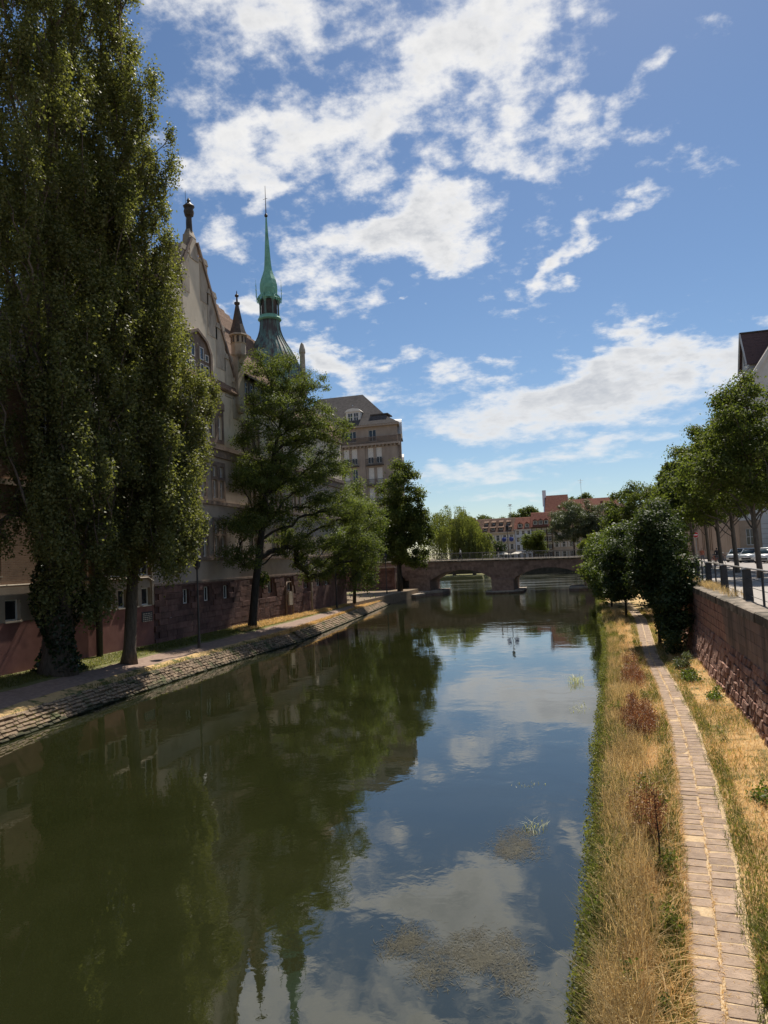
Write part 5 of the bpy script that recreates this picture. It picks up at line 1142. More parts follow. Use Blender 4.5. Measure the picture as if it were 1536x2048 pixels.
for x, y, z, L in farr:
    nr = y < 29.5; j = random.uniform(-.045, .015) if nr else random.uniform(-.02, .02); a = random.uniform(.055, .075)
    c = Vector((x+.06, y, z+.06+j)); U = Vector((math.cos(sl), 0, -math.sin(sl))); N = Vector((math.sin(sl), 0, math.cos(sl))); Vv = Vector((0, 1, 0)); b_ = len(fm.v)
    for (su, sv, sn) in ((-1, -1, -1), (1, -1, -1), (1, 1, -1), (-1, 1, -1), (-.8, -.9, 1), (.8, -.9, 1), (.8, .9, 1), (-.8, .9, 1)): fm.v.append(tuple(c + U*(su*a) + Vv*(sv*L*.48) + N*(sn*.05)))
    for q_ in ((4, 5, 6, 7), (0, 1, 5, 4), (1, 2, 6, 5), (2, 3, 7, 6), (3, 0, 4, 7)): fm.f.append(tuple(b_+i for i in q_)); fm.m.append(0)
tag(fm.build('far_pitched_stone', 'revet_stone', revet), kind='stuff')
st = thing('bank_steps', 'narrow stone steps cut into the left bank down to the water', 'steps')
for i in range(5): m_ = MB(); m_.box(-20.9+i*.26, -20.64+i*.26+.05, -.4, .62-.15*i, 47.45, 48.75); m_.build('step', 'revet_stone', st)
for y in (47.2, 48.8):
    m_ = MB((Vector((0, y, 0)), Vector((1, 0, 0)), Vector((0, 1, 0)))); m_.prism([(-21.0, .74), (-20.6, .76), (-19.4, -.1), (-19.4, -.6), (-21.0, -.3)], 0, .2); m_.build('cheek_wall', 'revet_stone', st)

# ------------------------------------------------------------------ trees on the left
B1TOP = 15.0
def rej_left(P):
    x, y, z = P[:, 0], P[:, 1], P[:, 2]
    return ((x < -23.75) & (y < 37.8) & (z < B1TOP+.3)) | ((x < -23.75) & (y >= 37.2) & (y < 73) & (z < 19.5)) | (z < 1.4) | ((x < -24.2) & (y > 36.9) & (y < 50) & (z < 27.5) & (z < 17.5 + (6.5-np.abs(y-43.3))*1.6))
def poplar(label, base, h, lobes, ncl, per, trunk):
    return make_tree('poplar_tree', label, base, trunk, lobes, ncl, per, .40, (.15, .11), 'poplar_leaf', 'bark', 'tall poplars on the left bank', rej_left, .50, 170, (.75, .75, 1.5), .35, limb_r=.085, attach=2.2, loose=3500, fk=.40)
poplar('ivy wrapped giant poplar at the far left edge, thick trunk', (-23.0, 28.0, 1.0), 34,
       [(-.2, -.6, 8.5, 2.6, 3.6, 5.5, 1.5), (0, -.4, 16, 2.9, 3.3, 6.5, 1.7), (.2, -.2, 24, 2.7, 3.0, 6.5, 1.5), (.2, .2, 31, 2.2, 2.6, 6, 1.1), (.9, -2.6, 20, 1.6, 1.8, 6, .8), (1.5, -1.2, 12.5, 1.6, 1.8, 3.6, .7), (-.3, -4, 14, 1.8, 2.2, 9, 1.2), (1.2, 1.0, 20.5, 1.4, 1.6, 3.0, .5), (2.3, .4, 10.5, 1.7, 2.3, 3.8, .9), (2.0, 1.6, 15.5, 1.6, 2.0, 3.5, .8), (2.6, -1.6, 7.6, 1.5, 2.6, 2.8, .8), (1.8, .8, 6.0, 1.4, 1.6, 2.2, .5), (1.4, .6, 4.2, 1.5, 1.6, 1.6, .4), (2.2, 2.0, 21, 1.4, 1.6, 3.5, .5), (-.2, -2.8, 26, 2.0, 2.2, 7.5, 1.0), (.2, -1.6, 32, 1.6, 1.8, 4.5, .5)], 1230, 150,
       [(0, 0, -.2, .95), (.05, 0, 1.0, .62), (.1, 0, 4, .52), (.1, .1, 12, .4), (.15, 0, 22, .22), (.2, 0, 33, .05)])
poplar('broad slender-trunked poplar right of the ivy poplar', (-22.0, 31.8, 1.0), 34,
       [(.6, 1.2, 8.2, 1.9, 2.2, 3.6, .9), (1.0, 1.4, 13, 2.0, 2.2, 5, 1.1), (.7, .9, 18.2, 2.2, 2.5, 5.0, 1.5), (.3, .4, 25.2, 2.2, 2.6, 6.5, 1.5), (.0, .0, 32, 1.55, 1.7, 6.0, .9), (.9, .2, 15, 2.2, 1.8, 4.5, .8), (.4, -1.0, 22, 1.7, 1.8, 8, .9), (1.2, 2.1, 15.0, 1.2, 1.4, 4.6, .6), (1.4, 2.2, 8.4, 1.2, 1.4, 2.4, .5), (.6, -.6, 6.6, 1.3, 1.6, 1.8, .5), (2.2, .6, 9.6, 1.5, 2.2, 3.4, .9), (2.0, 2.2, 12.5, 1.4, 1.8, 3.0, .6), (2.5, -.5, 6.6, 1.4, 2.2, 2.4, .8), (2.0, 4.6, 14.2, .8, 1.2, 1.2, .2), (1.8, 2.4, 11.5, 1.0, 1.3, 2.0, .4), (1.6, 1.8, 6.2, 1.6, 1.8, 1.8, .6), (.4, .0, 5.6, 1.4, 1.6, 1.4, .4)], 1150, 155,
       [(0, 0, -.2, .46), (.05, .02, .6, .31), (.25, .1, 4, .27), (.45, .2, 7, .25), (.5, .3, 14, .2), (.4, .2, 24, .12), (.3, 0, 33, .03)])
make_tree('poplar_tree', 'rear poplar whose top rises behind the two front poplars', (-27.6, 34.2, 1.1), [(0, 0, 0, .5), (0, 0, 18, .34), (0, 0, 36, .05)],
          [(0, 0, 22, 2.8, 3.0, 7, 1), (.2, .2, 31, 2.4, 2.6, 7.0, 1.0), (1.2, -2.5, 20, 2.2, 2.6, 5, .6)], 400, 120, .45, (.16, .12), 'poplar_leaf', 'bark', 'tall poplars on the left bank', lambda P: P[:, 2] < B1TOP+.4, .5, 90, (.8, .8, 1.5), .35, limb_r=.08, attach=1.9)
ivy = thing('ivy', 'dark ivy mantle hanging over the thick poplar trunk', 'ivy')
zI = RNG.uniform(1.1, 7.2, 5200); aI = RNG.uniform(0, 2*math.pi, 5200); rI = (.62 + .30*np.sin(zI*1.3+aI*2) + .25*RNG.uniform(0, 1, 5200)) * np.interp(zI, [1, 2, 4, 7.2], [1.15, .95, 1.1, .7])
PI = np.stack([-22.95 + rI*np.cos(aI), 28.05 + rI*np.sin(aI), zI], 1); PI = PI[PI[:, 0] > -24.2]
fast_mesh('foliage', leaf_quads(PI, .17, .15, .2), 4, 'ivy_leaf', ivy)
m_ = MB()
for k2 in range(7):
    a = k2*.9; m_.tube([(-22.95+.7*math.cos(a), 28.05+.7*math.sin(a), .9), (-22.95+.6*math.cos(a+.3), 28.05+.6*math.sin(a+.3), 3), (-22.95+.5*math.cos(a+.5), 28.05+.5*math.sin(a+.5), 6)], .05, 5)
m_.build('stem', 'bark', ivy)
# ash-like tree in the middle: layered open crown, dark leaning trunk
def rej_mid(P): return ((P[:, 0] < -23.9) & (P[:, 2] < 18.5)) | (P[:, 2] < 1.6)
T2 = [(0, 0, -.2, .40), (.05, .05, .5, .30), (.25, .3, 3.0, .27), (.5, .7, 5.6, .25), (.75, 1.2, 9, .2), (1.3, 2.2, 13, .13), (2.0, 3.0, 17, .07), (2.4, 3.4, 20.2, .02)]
L2 = [(.8, 1.0, 8.2, 2.4, 2.8, 1.6, 1.6), (2.0, 2.4, 11.0, 3.0, 3.4, 1.8, 2.4), (2.4, 3.0, 14.0, 2.6, 3.0, 1.8, 2.0), (2.5, 3.3, 17.0, 1.9, 2.1, 1.6, 1.3), (2.4, 2.8, 19.6, 1.2, 1.4, 1.0, .5),
      (1.2, .8, 18.6, 1.4, 1.6, 1.2, .9), (3.5, 4.6, 18.4, 1.4, 1.7, 1.2, .9), (4.6, 5.6, 14.6, 1.5, 1.9, 1.2, .9), (1.5, .6, 15.6, 1.7, 1.9, 1.4, 1.2), (1.7, 1.6, 18.2, 1.4, 1.6, 1.3, .9), (3.6, 4.4, 16.4, 1.5, 1.8, 1.3, 1.0), (1.2, -.4, 11.6, 1.8, 2.0, 1.4, 1.0), (4.4, 5.4, 8.4, 2.6, 3.2, 1.5, 2.2), (5.0, 7.6, 5.6, 2.4, 3.2, 1.5, 2.0), (5.6, 9.5, 8.0, 1.8, 2.6, 1.6, 1.3), (4.6, 5.4, 12.2, 1.9, 2.4, 1.4, 1.4), (2.4, 2.6, 6.0, 2.2, 2.6, 1.2, 1.4), (3.2, 5.2, 4.2, 1.8, 2.6, 1.1, 1.2),
      (1.1, -3.0, 7.2, 1.3, 1.7, .8, .8), (1.2, -3.5, 5.0, 1.2, 1.5, .7, .7), (1.4, -1.8, 10.2, 1.6, 1.8, 1.0, .9), (.9, -1.0, 13.4, 1.3, 1.5, 1.0, .7), (5.2, 11.5, 5.2, 1.6, 2.4, 1.4, 1.0)]
make_tree('ash_tree', 'dark leaning tree with layered open crown in front of the gabled building', (-23.4, 48.4, 1.0), T2, L2, 1000, 125, .42, (.16, .085), 'robinia_leaf', 'bark_dark', None, rej_mid, .55, 120, (1.15, 1.15, .72), .7, limb_r=.085, attach=.35, fk=.36, loose=2500)
ep = thing('trunk_sprout', 'bright green tuft of leaves sprouting from the dark leaning trunk', 'plant')
fast_mesh('foliage', leaf_quads(ell_points(420, (-22.75, 49.2, 4.35), (.45, .45, .65), .6), .16, .12, .3), 4, 'fresh_leaf', ep)
m_ = MB(); m_.tube([(-23.1, 48.9, 3.6), (-22.8, 49.2, 4.5)], .03, 5); m_.build('stem', 'bark_dark', ep)
# shrubs and small trees along the left wall, further on
rej_wall = lambda P: ((P[:, 0] < -24.0) & (P[:, 1] < 72.8) & (P[:, 2] < 17.5)) | (P[:, 2] < 1.1)
make_tree('wall_tree', 'light green drooping tree leaning over the bank beside the plinth wall', (-24.0, 74.0, 1.0), [(0, 0, 0, .2), (.2, 0, 4, .13), (.8, .3, 9, .05)], [(.6, -1, 6.0, 2.0, 3.4, 3.2, 1.5), (.8, 2, 8.5, 2.2, 3, 3, 1.2), (1.0, -4, 4.5, 1.4, 2.6, 2.0, .8), (1.2, 0, 3.2, 1.0, 1.8, 1.6, .5), (.4, -6, 6.2, 1.2, 2.4, 1.4, .6)], 190, 110, .45, (.20, .13), 'fresh_leaf', 'bark_dark', 'trees along the left bank', rej_wall, .5, 50, (1, 1, .8), .5, hang=.35)
make_tree('wall_tree', 'leafy tree filling the gap behind the tower and before the apartment block', (-29, 84, 1.1), [(0, 0, 0, .3), (.1, 0, 7, .2), (.2, 0, 14, .05)], [(0, 0, 9, 3.4, 4.5, 4, 1.4), (.6, 2, 12, 2.6, 3.0, 3.0, .8), (1.4, -2, 6, 2.4, 3, 3, .8)], 200, 100, .6, (.24, .17), 'robinia_leaf', 'bark_dark', 'trees along the left bank', None, .45, 50)
make_tree('plane_tree', 'dense dark tree with ragged upright crown at the left bridge end', (-25.3, 98.5, 1.0), [(0, 0, -.1, .42), (0, 0, 3, .32), (.2, 0, 9, .2), (.4, 0, 16, .05)],
          [(0, 0, 6.5, 4.1, 3.6, 2.8, 1.4), (.2, 0, 10.0, 4.3, 3.6, 3.6, 1.7), (.6, 0, 14.0, 3.0, 2.8, 3.2, 1.0), (2.6, -.5, 8.2, 2.3, 2.4, 3.6, .9), (1.2, 0, 16.6, 1.4, 1.5, 1.6, .3), (-2.8, 0, 8, 2, 2.2, 3, .6), (2.4, 0, 4.4, 1.8, 2, 1.6, .4)], 340, 140, .62, (.28, .21), 'lime_leaf', 'bark_dark', None, lambda P: P[:, 2] < 3.2, .40, 60, loose=1500)
# ------------------------------------------------------------------ willows and trees beyond the bridge
def willow(label, base, R, h, mat, n=420, per=60, leaf=(.42, .14), group='willows beyond the bridge'):
    t = thing('willow_tree', label, 'tree', group, base); m_ = MB(); m_.tube([(0, 0, 0), (.2, 0, h*.3), (.4, 0, h*.7)], [.5, .4, .15], 8)
    P = []; rr = random.Random(int(R*100))
    domes = [(0, 0, h, R*.62)] + [(R*.62*math.cos(a)*rr.uniform(.8, 1.1), R*.62*math.sin(a)*rr.uniform(.8, 1.1), h*rr.uniform(.62, .92), R*rr.uniform(.34, .5)) for a in np.arange(0, 6.2, .9)]
    for i in range(n):
        cx, cy, dh, dr = domes[i % len(domes)]; a = random.uniform(0, 2*math.pi); q_ = random.random()**.5
        x, y = cx + dr*q_*math.cos(a), cy + dr*q_*math.sin(a); zt = dh - dr*.55*q_**2 + random.uniform(-.3, .3); L = random.uniform(.15, .85)*(zt-.8)
        tt = np.sort(RNG.uniform(0, 1, per)); ox, oy = x/max(R, .1)*.9, y/max(R, .1)*.9
        P.append(np.stack([x + ox*np.sin(tt*1.5) + RNG.normal(0, .14, per), y + oy*np.sin(tt*1.5) + RNG.normal(0, .14, per), zt - tt*L], 1))
        if i < 40: limb(m_, (.3, 0, h*.5), (x, y, zt-.2), .09, .02, 4, 3, .1)
    m_.build('trunk', 'bark', t); P = np.concatenate(P); P = P[P[:, 2] > .3]
    fast_mesh('crown', leaf_quads(P, leaf[0], leaf[1], .1, 1.6), 4, mat, t); return t
gl_ = thing('left_far_bank', None, None); tag(gl_, kind='structure'); m_ = MB(); m_.box(-60, -24.5, -1.5, .7, 176, 204.1, top=(.6, .8)); m_.build('slope', 'verge', gl_)
willow('large yellow green weeping willow left of the far houses', (-34.5, 192, .7), 8.2, 18.4, 'willow_leaf', 620, 70)
willow('smaller weeping willow in front of the large one', (-28.6, 188, .7), 4.6, 12.8, 'willow_leaf', 330, 60)
willow('little yellow willow in front of the grey green tree', (1.0, 172, 1.2), 3.2, 8.2, 'willow_leaf', 220, 60)
rbk = thing('right_far_bank', None, None); tag(rbk, kind='structure'); m_ = MB(); m_.box(-1.5, 6.5, -1.5, 1.2, 150, 204.1); m_.box(.5, 6.5, -1.5, 1.2, 116, 149.9); m_.build('slope', 'verge', rbk)
def simple_tree(name, label, base, h, R, mat, n=160, per=80, leaf=(.4, .28), lob=None, group='trees beyond the bridge', bark='bark_dark', clear=.25, cr=.8):
    lob = lob or [(0, 0, h*.62, R, R, h*.36, 1.5), (R*.35, 0, h*.75, R*.6, R*.6, h*.22, .6), (-R*.45, 0, h*.55, R*.6, R*.6, h*.24, .6), (R*.5, 0, h*.45, R*.55, R*.6, h*.2, .5)]
    return make_tree(name, label, base, [(0, 0, -.1, .03*h*.5), (0, 0, h*clear, .022*h*.5), (0, 0, h*.9, .02)], lob, n, per, cr, leaf, mat, bark, group, lambda P: P[:, 2] < base[2]+h*.10, .4, 30)
simple_tree('riverside_tree', 'large grey green tree right of the half timbered house', (-4.0, 203.6, 3.4), 16.5, 5.8, 'grey_leaf', 260, 110, (.45, .16))
simple_tree('riverside_tree', 'grey green tree right of the large one', (2.8, 203.6, 3.4), 14.5, 4.6, 'grey_leaf', 200, 100, (.45, .16))
simple_tree('quay_tree', 'small round tree in front of the white house', (-14.7, 207, 3.4), 8.8, 3.0, 'lime_leaf', 90, 80, (.4, .3))
simple_tree('quay_tree', 'small dark clipped tree before the cream house', (-24.6, 208, 3.4), 5.8, 1.5, 'dark_leaf', 50, 70, (.3, .24))
simple_tree('roof_tree', 'tree top showing above the leftmost far roofs', (-33, 250, 3.4), 15.6, 6.5, 'lime_leaf', 300, 90, (.5, .4)); simple_tree('roof_tree', 'second tree top above the long dormer roof', (-26.0, 252, 3.4), 15.9, 4.6, 'lime_leaf', 220, 90, (.5, .4))
simple_tree('roof_tree', 'tree top between white house and big red hall', (-19.5, 250, 3.4), 18.0, 4.4, 'lime_leaf', 220, 90, (.5, .4)); simple_tree('roof_tree', 'tree top behind the big red roof', (-2, 262, 3.4), 22.6, 5.0, 'lime_leaf', 240, 90, (.5, .4))
simple_tree('bank_tree', 'rounded tree rising behind the bushes at the right bridge end', (6.6, 113, 3.4), 11.4, 4.3, 'lime_leaf', 240, 100, (.28, .2), cr=.6)
# ------------------------------------------------------------------ street trees on the right
SL = [('nearest street tree with trunk cutting the white car', 8.62, 43.3, 11.2), ('second street tree from the right edge', 9.1, 52.4, 11.6), ('third street tree counted from the right edge of the photo', 9.3, 59.5, 11.4), ('fourth street tree counted from the right edge of the photo', 9.5, 66.5, 11.2), ('fifth street tree counted from the right edge of the photo', 9.3, 74, 11.4),
      ('sixth street tree counted from the right edge of the photo', 9.5, 82, 11.2), ('seventh street tree counted from the right edge of the photo', 9.5, 91, 11), ('last street tree before the bridge', 9.6, 100, 10.6)]
for i, (l_, x, y, h_) in enumerate(SL):
    n = 330 if i == 0 else (270 if i < 3 else 140); R_ = (3.5, 3.2, 3.8, 3.1, 3.6, 3.3, 3.8, 3.4)[i]; a = i*1.3; ca, sa = math.cos(a), math.sin(a)
    lf = (.17, .125) if i < 2 else ((.20, .15) if i < 4 else (.26, .2))
    make_tree('street_tree', l_, (x, y, 3.48), [(0, 0, -.1, .2), (0, 0, .4, .15), (-.06, .02, 2.0, .135), (-.12, .05, 4.0, .12), (0, 0, 8, .06), (0, 0, h_-.8, .02)],
              [(0, 0, 6.2, R_, R_, 2.6, 1.6), (.3*ca, .3*sa, 8.2, R_*.8, R_*.8, 2.3, 1.2), (.2*sa, .2*ca, 9.8, R_*.45, R_*.45, 1.5, .5), (1.9*ca, 1.9*sa, 5.2, 1.6, 1.6, 1.3, .5), (-1.9*sa, 1.9*ca, 5.0, 1.6, 1.6, 1.2, .5), (-2.0, -1.2, 5.6, 1.6, 1.6, 1.4, .5)],
              n, 105, .40, lf, 'lime_leaf', 'bark_grey', 'row of street trees on the right quay', lambda P: P[:, 2] < 3.5+3.1, .42, 50, (1, 1, .75), .7, limb_r=.05, attach=.8, loose=900)
# ------------------------------------------------------------------ bushes on the right bank
def bush(label, base, lobes, n, per, leaf, mat, cr=.33, lim=30, rej=None):
    return make_tree('bush', label, base, [(0, 0, -.1, .09), (.02, 0, 1.0, .07), (.1, 0, 2.4, .03)], lobes, n, per, cr, leaf, mat, 'bark_dark', 'bushes on the right bank', rej or (lambda P: P[:, 2] < .75), .42, lim, (1, 1, .8), .6, cat='bush', limb_r=.03)
bush('big dark glossy bush overhanging the towpath against the quay wall', (3.0, 38.6, .6), [(.35, -.6, 3.0, .9, 2.4, 2.2, 1.5), (.2, -.4, 4.8, 1.1, 2.0, 1.6, 1.1), (.45, -2.6, 1.8, .6, 1.6, 1.4, .6), (.75, -1.8, 3.3, .8, 1.8, 1.4, .6), (-.5, .4, 3.6, .8, 1.4, .9, .5), (.35, -4.0, 1.0, .45, 1.0, .8, .25), (.2, 1.4, 4.8, .9, 1.4, 1.4, .5), (-.2, -1.8, 5.6, .7, 1.0, .8, .35), (.3, -.2, 6.1, .6, .9, .7, .25)], 430, 105, (.15, .11), 'dark_leaf',
     rej=lambda P: (P[:, 2] < .7) | ((P[:, 0] > 4.3) & (P[:, 2] < 3.4)) | ((P[:, 0] < 2.8) & (P[:, 2] < 2.4)))
bush('mid green bush behind the dark one, nearer the water', (2.2, 55.5, .6), [(-.2, 0, 2.8, 1.3, 2.8, 1.9, 1.2), (1.0, 1, 5.0, 1.5, 2.6, 1.8, 1.0), (-.7, 3, 2.0, 1.0, 2.4, 1.4, .6), (.2, -1.5, 4.4, .9, 1.4, 1.0, .4), (1.6, -2, 4.2, 1.0, 2.0, 1.6, .6), (-.9, -.5, 3.9, .7, 1.2, .8, .3)], 260, 95, (.18, .13), 'dark_leaf', rej=lambda P: (P[:, 2] < .7) | ((P[:, 0] < 3.4) & (P[:, 1] < 52.5) & (P[:, 2] < 2.4)))
bush('tall yellow green bush spreading over the bank edge', (1.5, 66, .6), [(-.1, 0, 2.6, 1.7, 4.0, 2.4, 1.4), (.4, 4, 4.4, 2.0, 4, 2.2, 1.2), (1.4, -1, 5.2, 1.8, 4, 1.6, .8)], 260, 90, (.22, .15), 'fresh_leaf', .42)
bush('far bush by the right bridge abutment', (1.4, 86, .6), [(-.3, 0, 2.8, 2.0, 6, 2.6, 1.4), (.6, 6, 4.2, 2.4, 6, 2.6, 1.2), (.3, 13, 2.6, 1.6, 4, 2, .8)], 260, 80, (.30, .2), 'lime_leaf', .55)
bush('tall dark shrub above the wall behind the big bush', (5.0, 58, 3.4), [(.2, 0, 2.6, 1.6, 4.0, 2.3, 1.4), (.4, 8, 3.0, 1.8, 5, 2.4, 1.2)], 200, 85, (.22, .16), 'lime_leaf', .42)
for l_, b, h_ in (('grey green ivy clump low on the quay wall beyond the shade', (3.1, 30.2, .7), .85), ('small ivy tuft half way along the foot of the wall', (3.3, 24.2, .7), .4), ('low leafy tuft between two ivy clumps at the wall foot', (3.05, 28, .7), .5), ('small sparse bramble at the near right corner', (2.75, 15.0, .65), .3)):
    t = thing('wall_plant', l_, 'plant', 'plants at the foot of the quay wall', b)
    fast_mesh('foliage', leaf_quads(np.concatenate([ell_points(int(150*h_), (.12+random.uniform(-.28, .15), random.uniform(-1.3, 1.3)*h_, h_*random.uniform(.05, .8)*random.random()), (.16, .28, .16), .7) for _ in range(16)]), .075, .045, .4), 4, 'grey_leaf' if 'grey' in l_ else 'fresh_leaf', t)
# ------------------------------------------------------------------ grasses of the right bank
def scatter(n, y0, y1, fx0, fx1, zf, dens=None, pw=1.6):
    y = y0 + (y1-y0)*RNG.uniform(0, 1, n)**pw; a = np.array([fx0(v) for v in y]); b = np.array([fx1(v) for v in y]); x = a + (b-a)*RNG.uniform(0, 1, n)
    P = np.stack([x, y, np.zeros(n)], 1)
    if dens is not None: P = P[dens(P[:, 0], P[:, 1]) > RNG.uniform(0, 1, len(P))]
    P[:, 2] = zf(P[:, 0], P[:, 1]); return P
def pat(x, y, s, ph): return .5 + .25*np.sin(x*s*2.1+ph+1.3*np.sin(y*s*.7+ph)) + .25*np.sin(y*s*1.3+ph*2+1.1*np.sin(x*s*1.9))
IX = lambda tab, y: np.interp(y, [q[0] for q in tab], [q[1] for q in tab])
def bank_z(x, y):
    r = IX(RW, y); p = IX(PL, y); m = (r+p)/2
    return np.where(x < r+.16, .02+np.clip((x-r)/.16, 0, 1)*.4, np.where(x < m, .42+.13*np.clip((x-r-.16)/np.maximum(m-r-.16, .05), 0, 1), .555))
right_z = lambda x, y: .60 + .12*np.clip((x-IX(PR, y))/1.0, 0, 1)
half = lambda y: (rw(y)+pl(y))/2
def stuff(name, V, mat): tag(fast_mesh(name, V, 4, mat), kind='stuff')
pull = 1.7
ALLJ = np.arange(5.2, 45, .256)
jp = np.repeat(ALLJ, 26); jx = np.array([pl(v) for v in jp]); jr = np.array([pr(v) for v in jp]); JP = np.stack([jx+(jr-jx)*RNG.uniform(0, 1, len(jp)), jp+.128+RNG.normal(0, .012, len(jp))+.055*(RNG.uniform(0, 1, len(jp)) > .5), np.full(len(jp), .600)], 1)
stuff('dry_grass', np.concatenate([
    blades(JP, .022, .006, 3.0),
    blades(scatter(36000, 6.5, 60, lambda y: rw(y)*.45+pl(y)*.55, lambda y: pl(y)-.10, bank_z, lambda x, y: .35+.65*pat(x, y, 1.4, 2.4), pull), .06, .010, 4.5),
    blades(scatter(24000, 9, 60, lambda y: pr(y)+.15, lambda y: WB(y)+.45, right_z, lambda x, y: .25+.75*pat(x, y, 1.0, 2.1), pull), .05, .010, 4.0),
    blades(scatter(24000, 6.5, 62, lambda y: rw(y)*.7+pl(y)*.3, lambda y: pl(y)-.02, bank_z, lambda x, y: .35+.65*pat(x, y, 1.1, .4), pull), .24, .010, 1.5),
    blades(scatter(42000, 9, 60, lambda y: pr(y)+.02, lambda y: WB(y)+.45, right_z, lambda x, y: .25+.75*pat(x, y, 1.0, 2.1), pull), .13, .010, 1.3),
    blades(scatter(9000, 6, 40, lambda y: pl(y)-.03, lambda y: pl(y)+.06, lambda x, y: .58+0*x, None, pull), .07, .007, 1.6),
    blades(scatter(6000, 6, 40, lambda y: (pl(y)+pr(y))/2-.025, lambda y: (pl(y)+pr(y))/2+.025, lambda x, y: .575+0*x, lambda x, y: .3+.7*pat(x, y, 3, .7), pull), .05, .007, 1.6)]), 'dry_grass')
stuff('green_grass', np.concatenate([
    blades(scatter(30000, 6.5, 62, lambda y: pl(y)-.32, lambda y: pl(y)-.01, bank_z, lambda x, y: .15+.85*pat(x, y, 1.3, 1.9), pull), .16, .011, .9),
    blades(scatter(20000, 8.5, 60, lambda y: pr(y)+.01, lambda y: pr(y)+.30, right_z, lambda x, y: .2+.8*pat(x, y, 1.2, .2), pull), .12, .011, 1.0),
    blades(scatter(26000, 9, 60, lambda y: pr(y)+.1, lambda y: WB(y)+.42, right_z, lambda x, y: np.clip(2.2*pat(x, y, .9, 4.0)-.65, 0, 1), pull), .15, .012, 1.1),
    blades(scatter(52000, 6.5, 100, lambda y: rw(y)-.03, lambda y: rw(y)*.6+pl(y)*.4, bank_z, lambda x, y: np.clip(1.7*pat(x, y, 1.0, 3.0)-.25, 0.08, 1), pull), .34, .012, .9),
    blades(scatter(26000, 6.5, 60, lambda y: rw(y)*.6+pl(y)*.4, lambda y: pl(y)-.1, bank_z, lambda x, y: np.clip(2.6*pat(x, y, 1.7, 5.0)-1.2, 0, 1), pull), .22, .011, 1.2),
    blades(scatter(2600, 6.5, 40, lambda y: pl(y)-.02, lambda y: pl(y)+.09, lambda x, y: .595+0*x, lambda x, y: np.clip(3*pat(x*0, y, 2.3, 1.0)-1.5, 0, 1), pull), .07, .009, 1.3),
    blades(scatter(2600, 7.5, 40, lambda y: pr(y)-.09, lambda y: pr(y)+.02, lambda x, y: .595+0*x, lambda x, y: np.clip(3*pat(x*0, y, 2.1, 2.0)-1.5, 0, 1), pull), .07, .009, 1.3)]), 'green_grass')
stuff('seed_grass', np.concatenate([
    blades(scatter(26000, 6.5, 60, lambda y: rw(y)+.18, lambda y: rw(y)*.35+pl(y)*.65, bank_z, lambda x, y: np.clip(1.9*pat(x, y, 1.3, .9)-.55, 0, 1), pull), .52, .008, .7),
    blades(scatter(1100, 6.5, 30, lambda y: rw(y)+.15, lambda y: pl(y)-.25, bank_z, None, pull), .75, .006, .9)]), 'seed_grass')
Q = scatter(36000, 6.5, 50, lambda y: rw(y)+.05, lambda y: rw(y)*.4+pl(y)*.6, bank_z, lambda x, y: np.clip(1.9*pat(x, y, 1.3, .9)-.5, 0.05, 1), pull); Q[:, 2] += RNG.uniform(.18, .55, len(Q))
stuff('seed_heads', leaf_quads(Q, .022, .011, .2), 'seed_grass')
WK = []
for k2 in range(95):
    yc = 6.8 + 45*random.random()**1.7; u = random.random(); left = random.random() < .68
    xc = rw(yc)+.1+(pl(yc)-rw(yc)-.25)*u**1.3 if left else pr(yc)+.1+(WB(yc)+.3-pr(yc))*u; hh = random.uniform(.08, .42) if left else random.uniform(.05, .2); rr_ = random.uniform(.08, .22)
    WK.append(ell_points(int(70+220*hh), (xc, yc, .58+hh*.5), (rr_, rr_*1.4, hh*.6), .6))
stuff('bank_weeds', leaf_quads(np.concatenate(WK), .06, .026, .6), 'lime_leaf')
Pm = scatter(9000, 20, 70, lambda y: lw(y)-.80, lambda y: lw(y)-.05, lambda x, y: 0*x, lambda x, y: np.clip(2.2*pat(x*2, y, .8, 1.7)-.7, .05, 1), 1.2); Pm[:, 2] = np.clip((np.array([lw(v) for v in Pm[:, 1]])-Pm[:, 0])*.74, 0, .6)+.03
stuff('revetment_weeds', blades(Pm, .11, .018, 1.4), 'green_grass')
# leafy weeds hanging over the edge
P = scatter(26000, 6.5, 100, lambda y: rw(y)-.16, lambda y: rw(y)+.22, lambda x, y: 0*x, lambda x, y: .1+.9*pat(x*0, y, 1.1, 1.0), pull); P[:, 2] = RNG.uniform(.05, .75, len(P))*(.55+.45*pat(P[:, 0]*0, P[:, 1], .9, 2.2))
Wd = [P]
for k2 in range(46):
    yc = 7 + 70*(k2/46)**1.5 + random.uniform(-.4, .4); big = random.uniform(.35, 1.0); n = int(900*big*max(.35, 1-yc/90))
    Wd.append(ell_points(n, (rw(yc)+random.uniform(-.03 if yc < 14 else -.10, .14), yc, random.uniform(.25, .5)), (.07+(.10 if yc < 14 else .18)*big, .25+.55*big, .18+.34*big), .55))
P = np.concatenate(Wd); P = P[P[:, 2] > .01]
stuff('edge_weeds', leaf_quads(P, .055, .028, .5), 'green_grass')
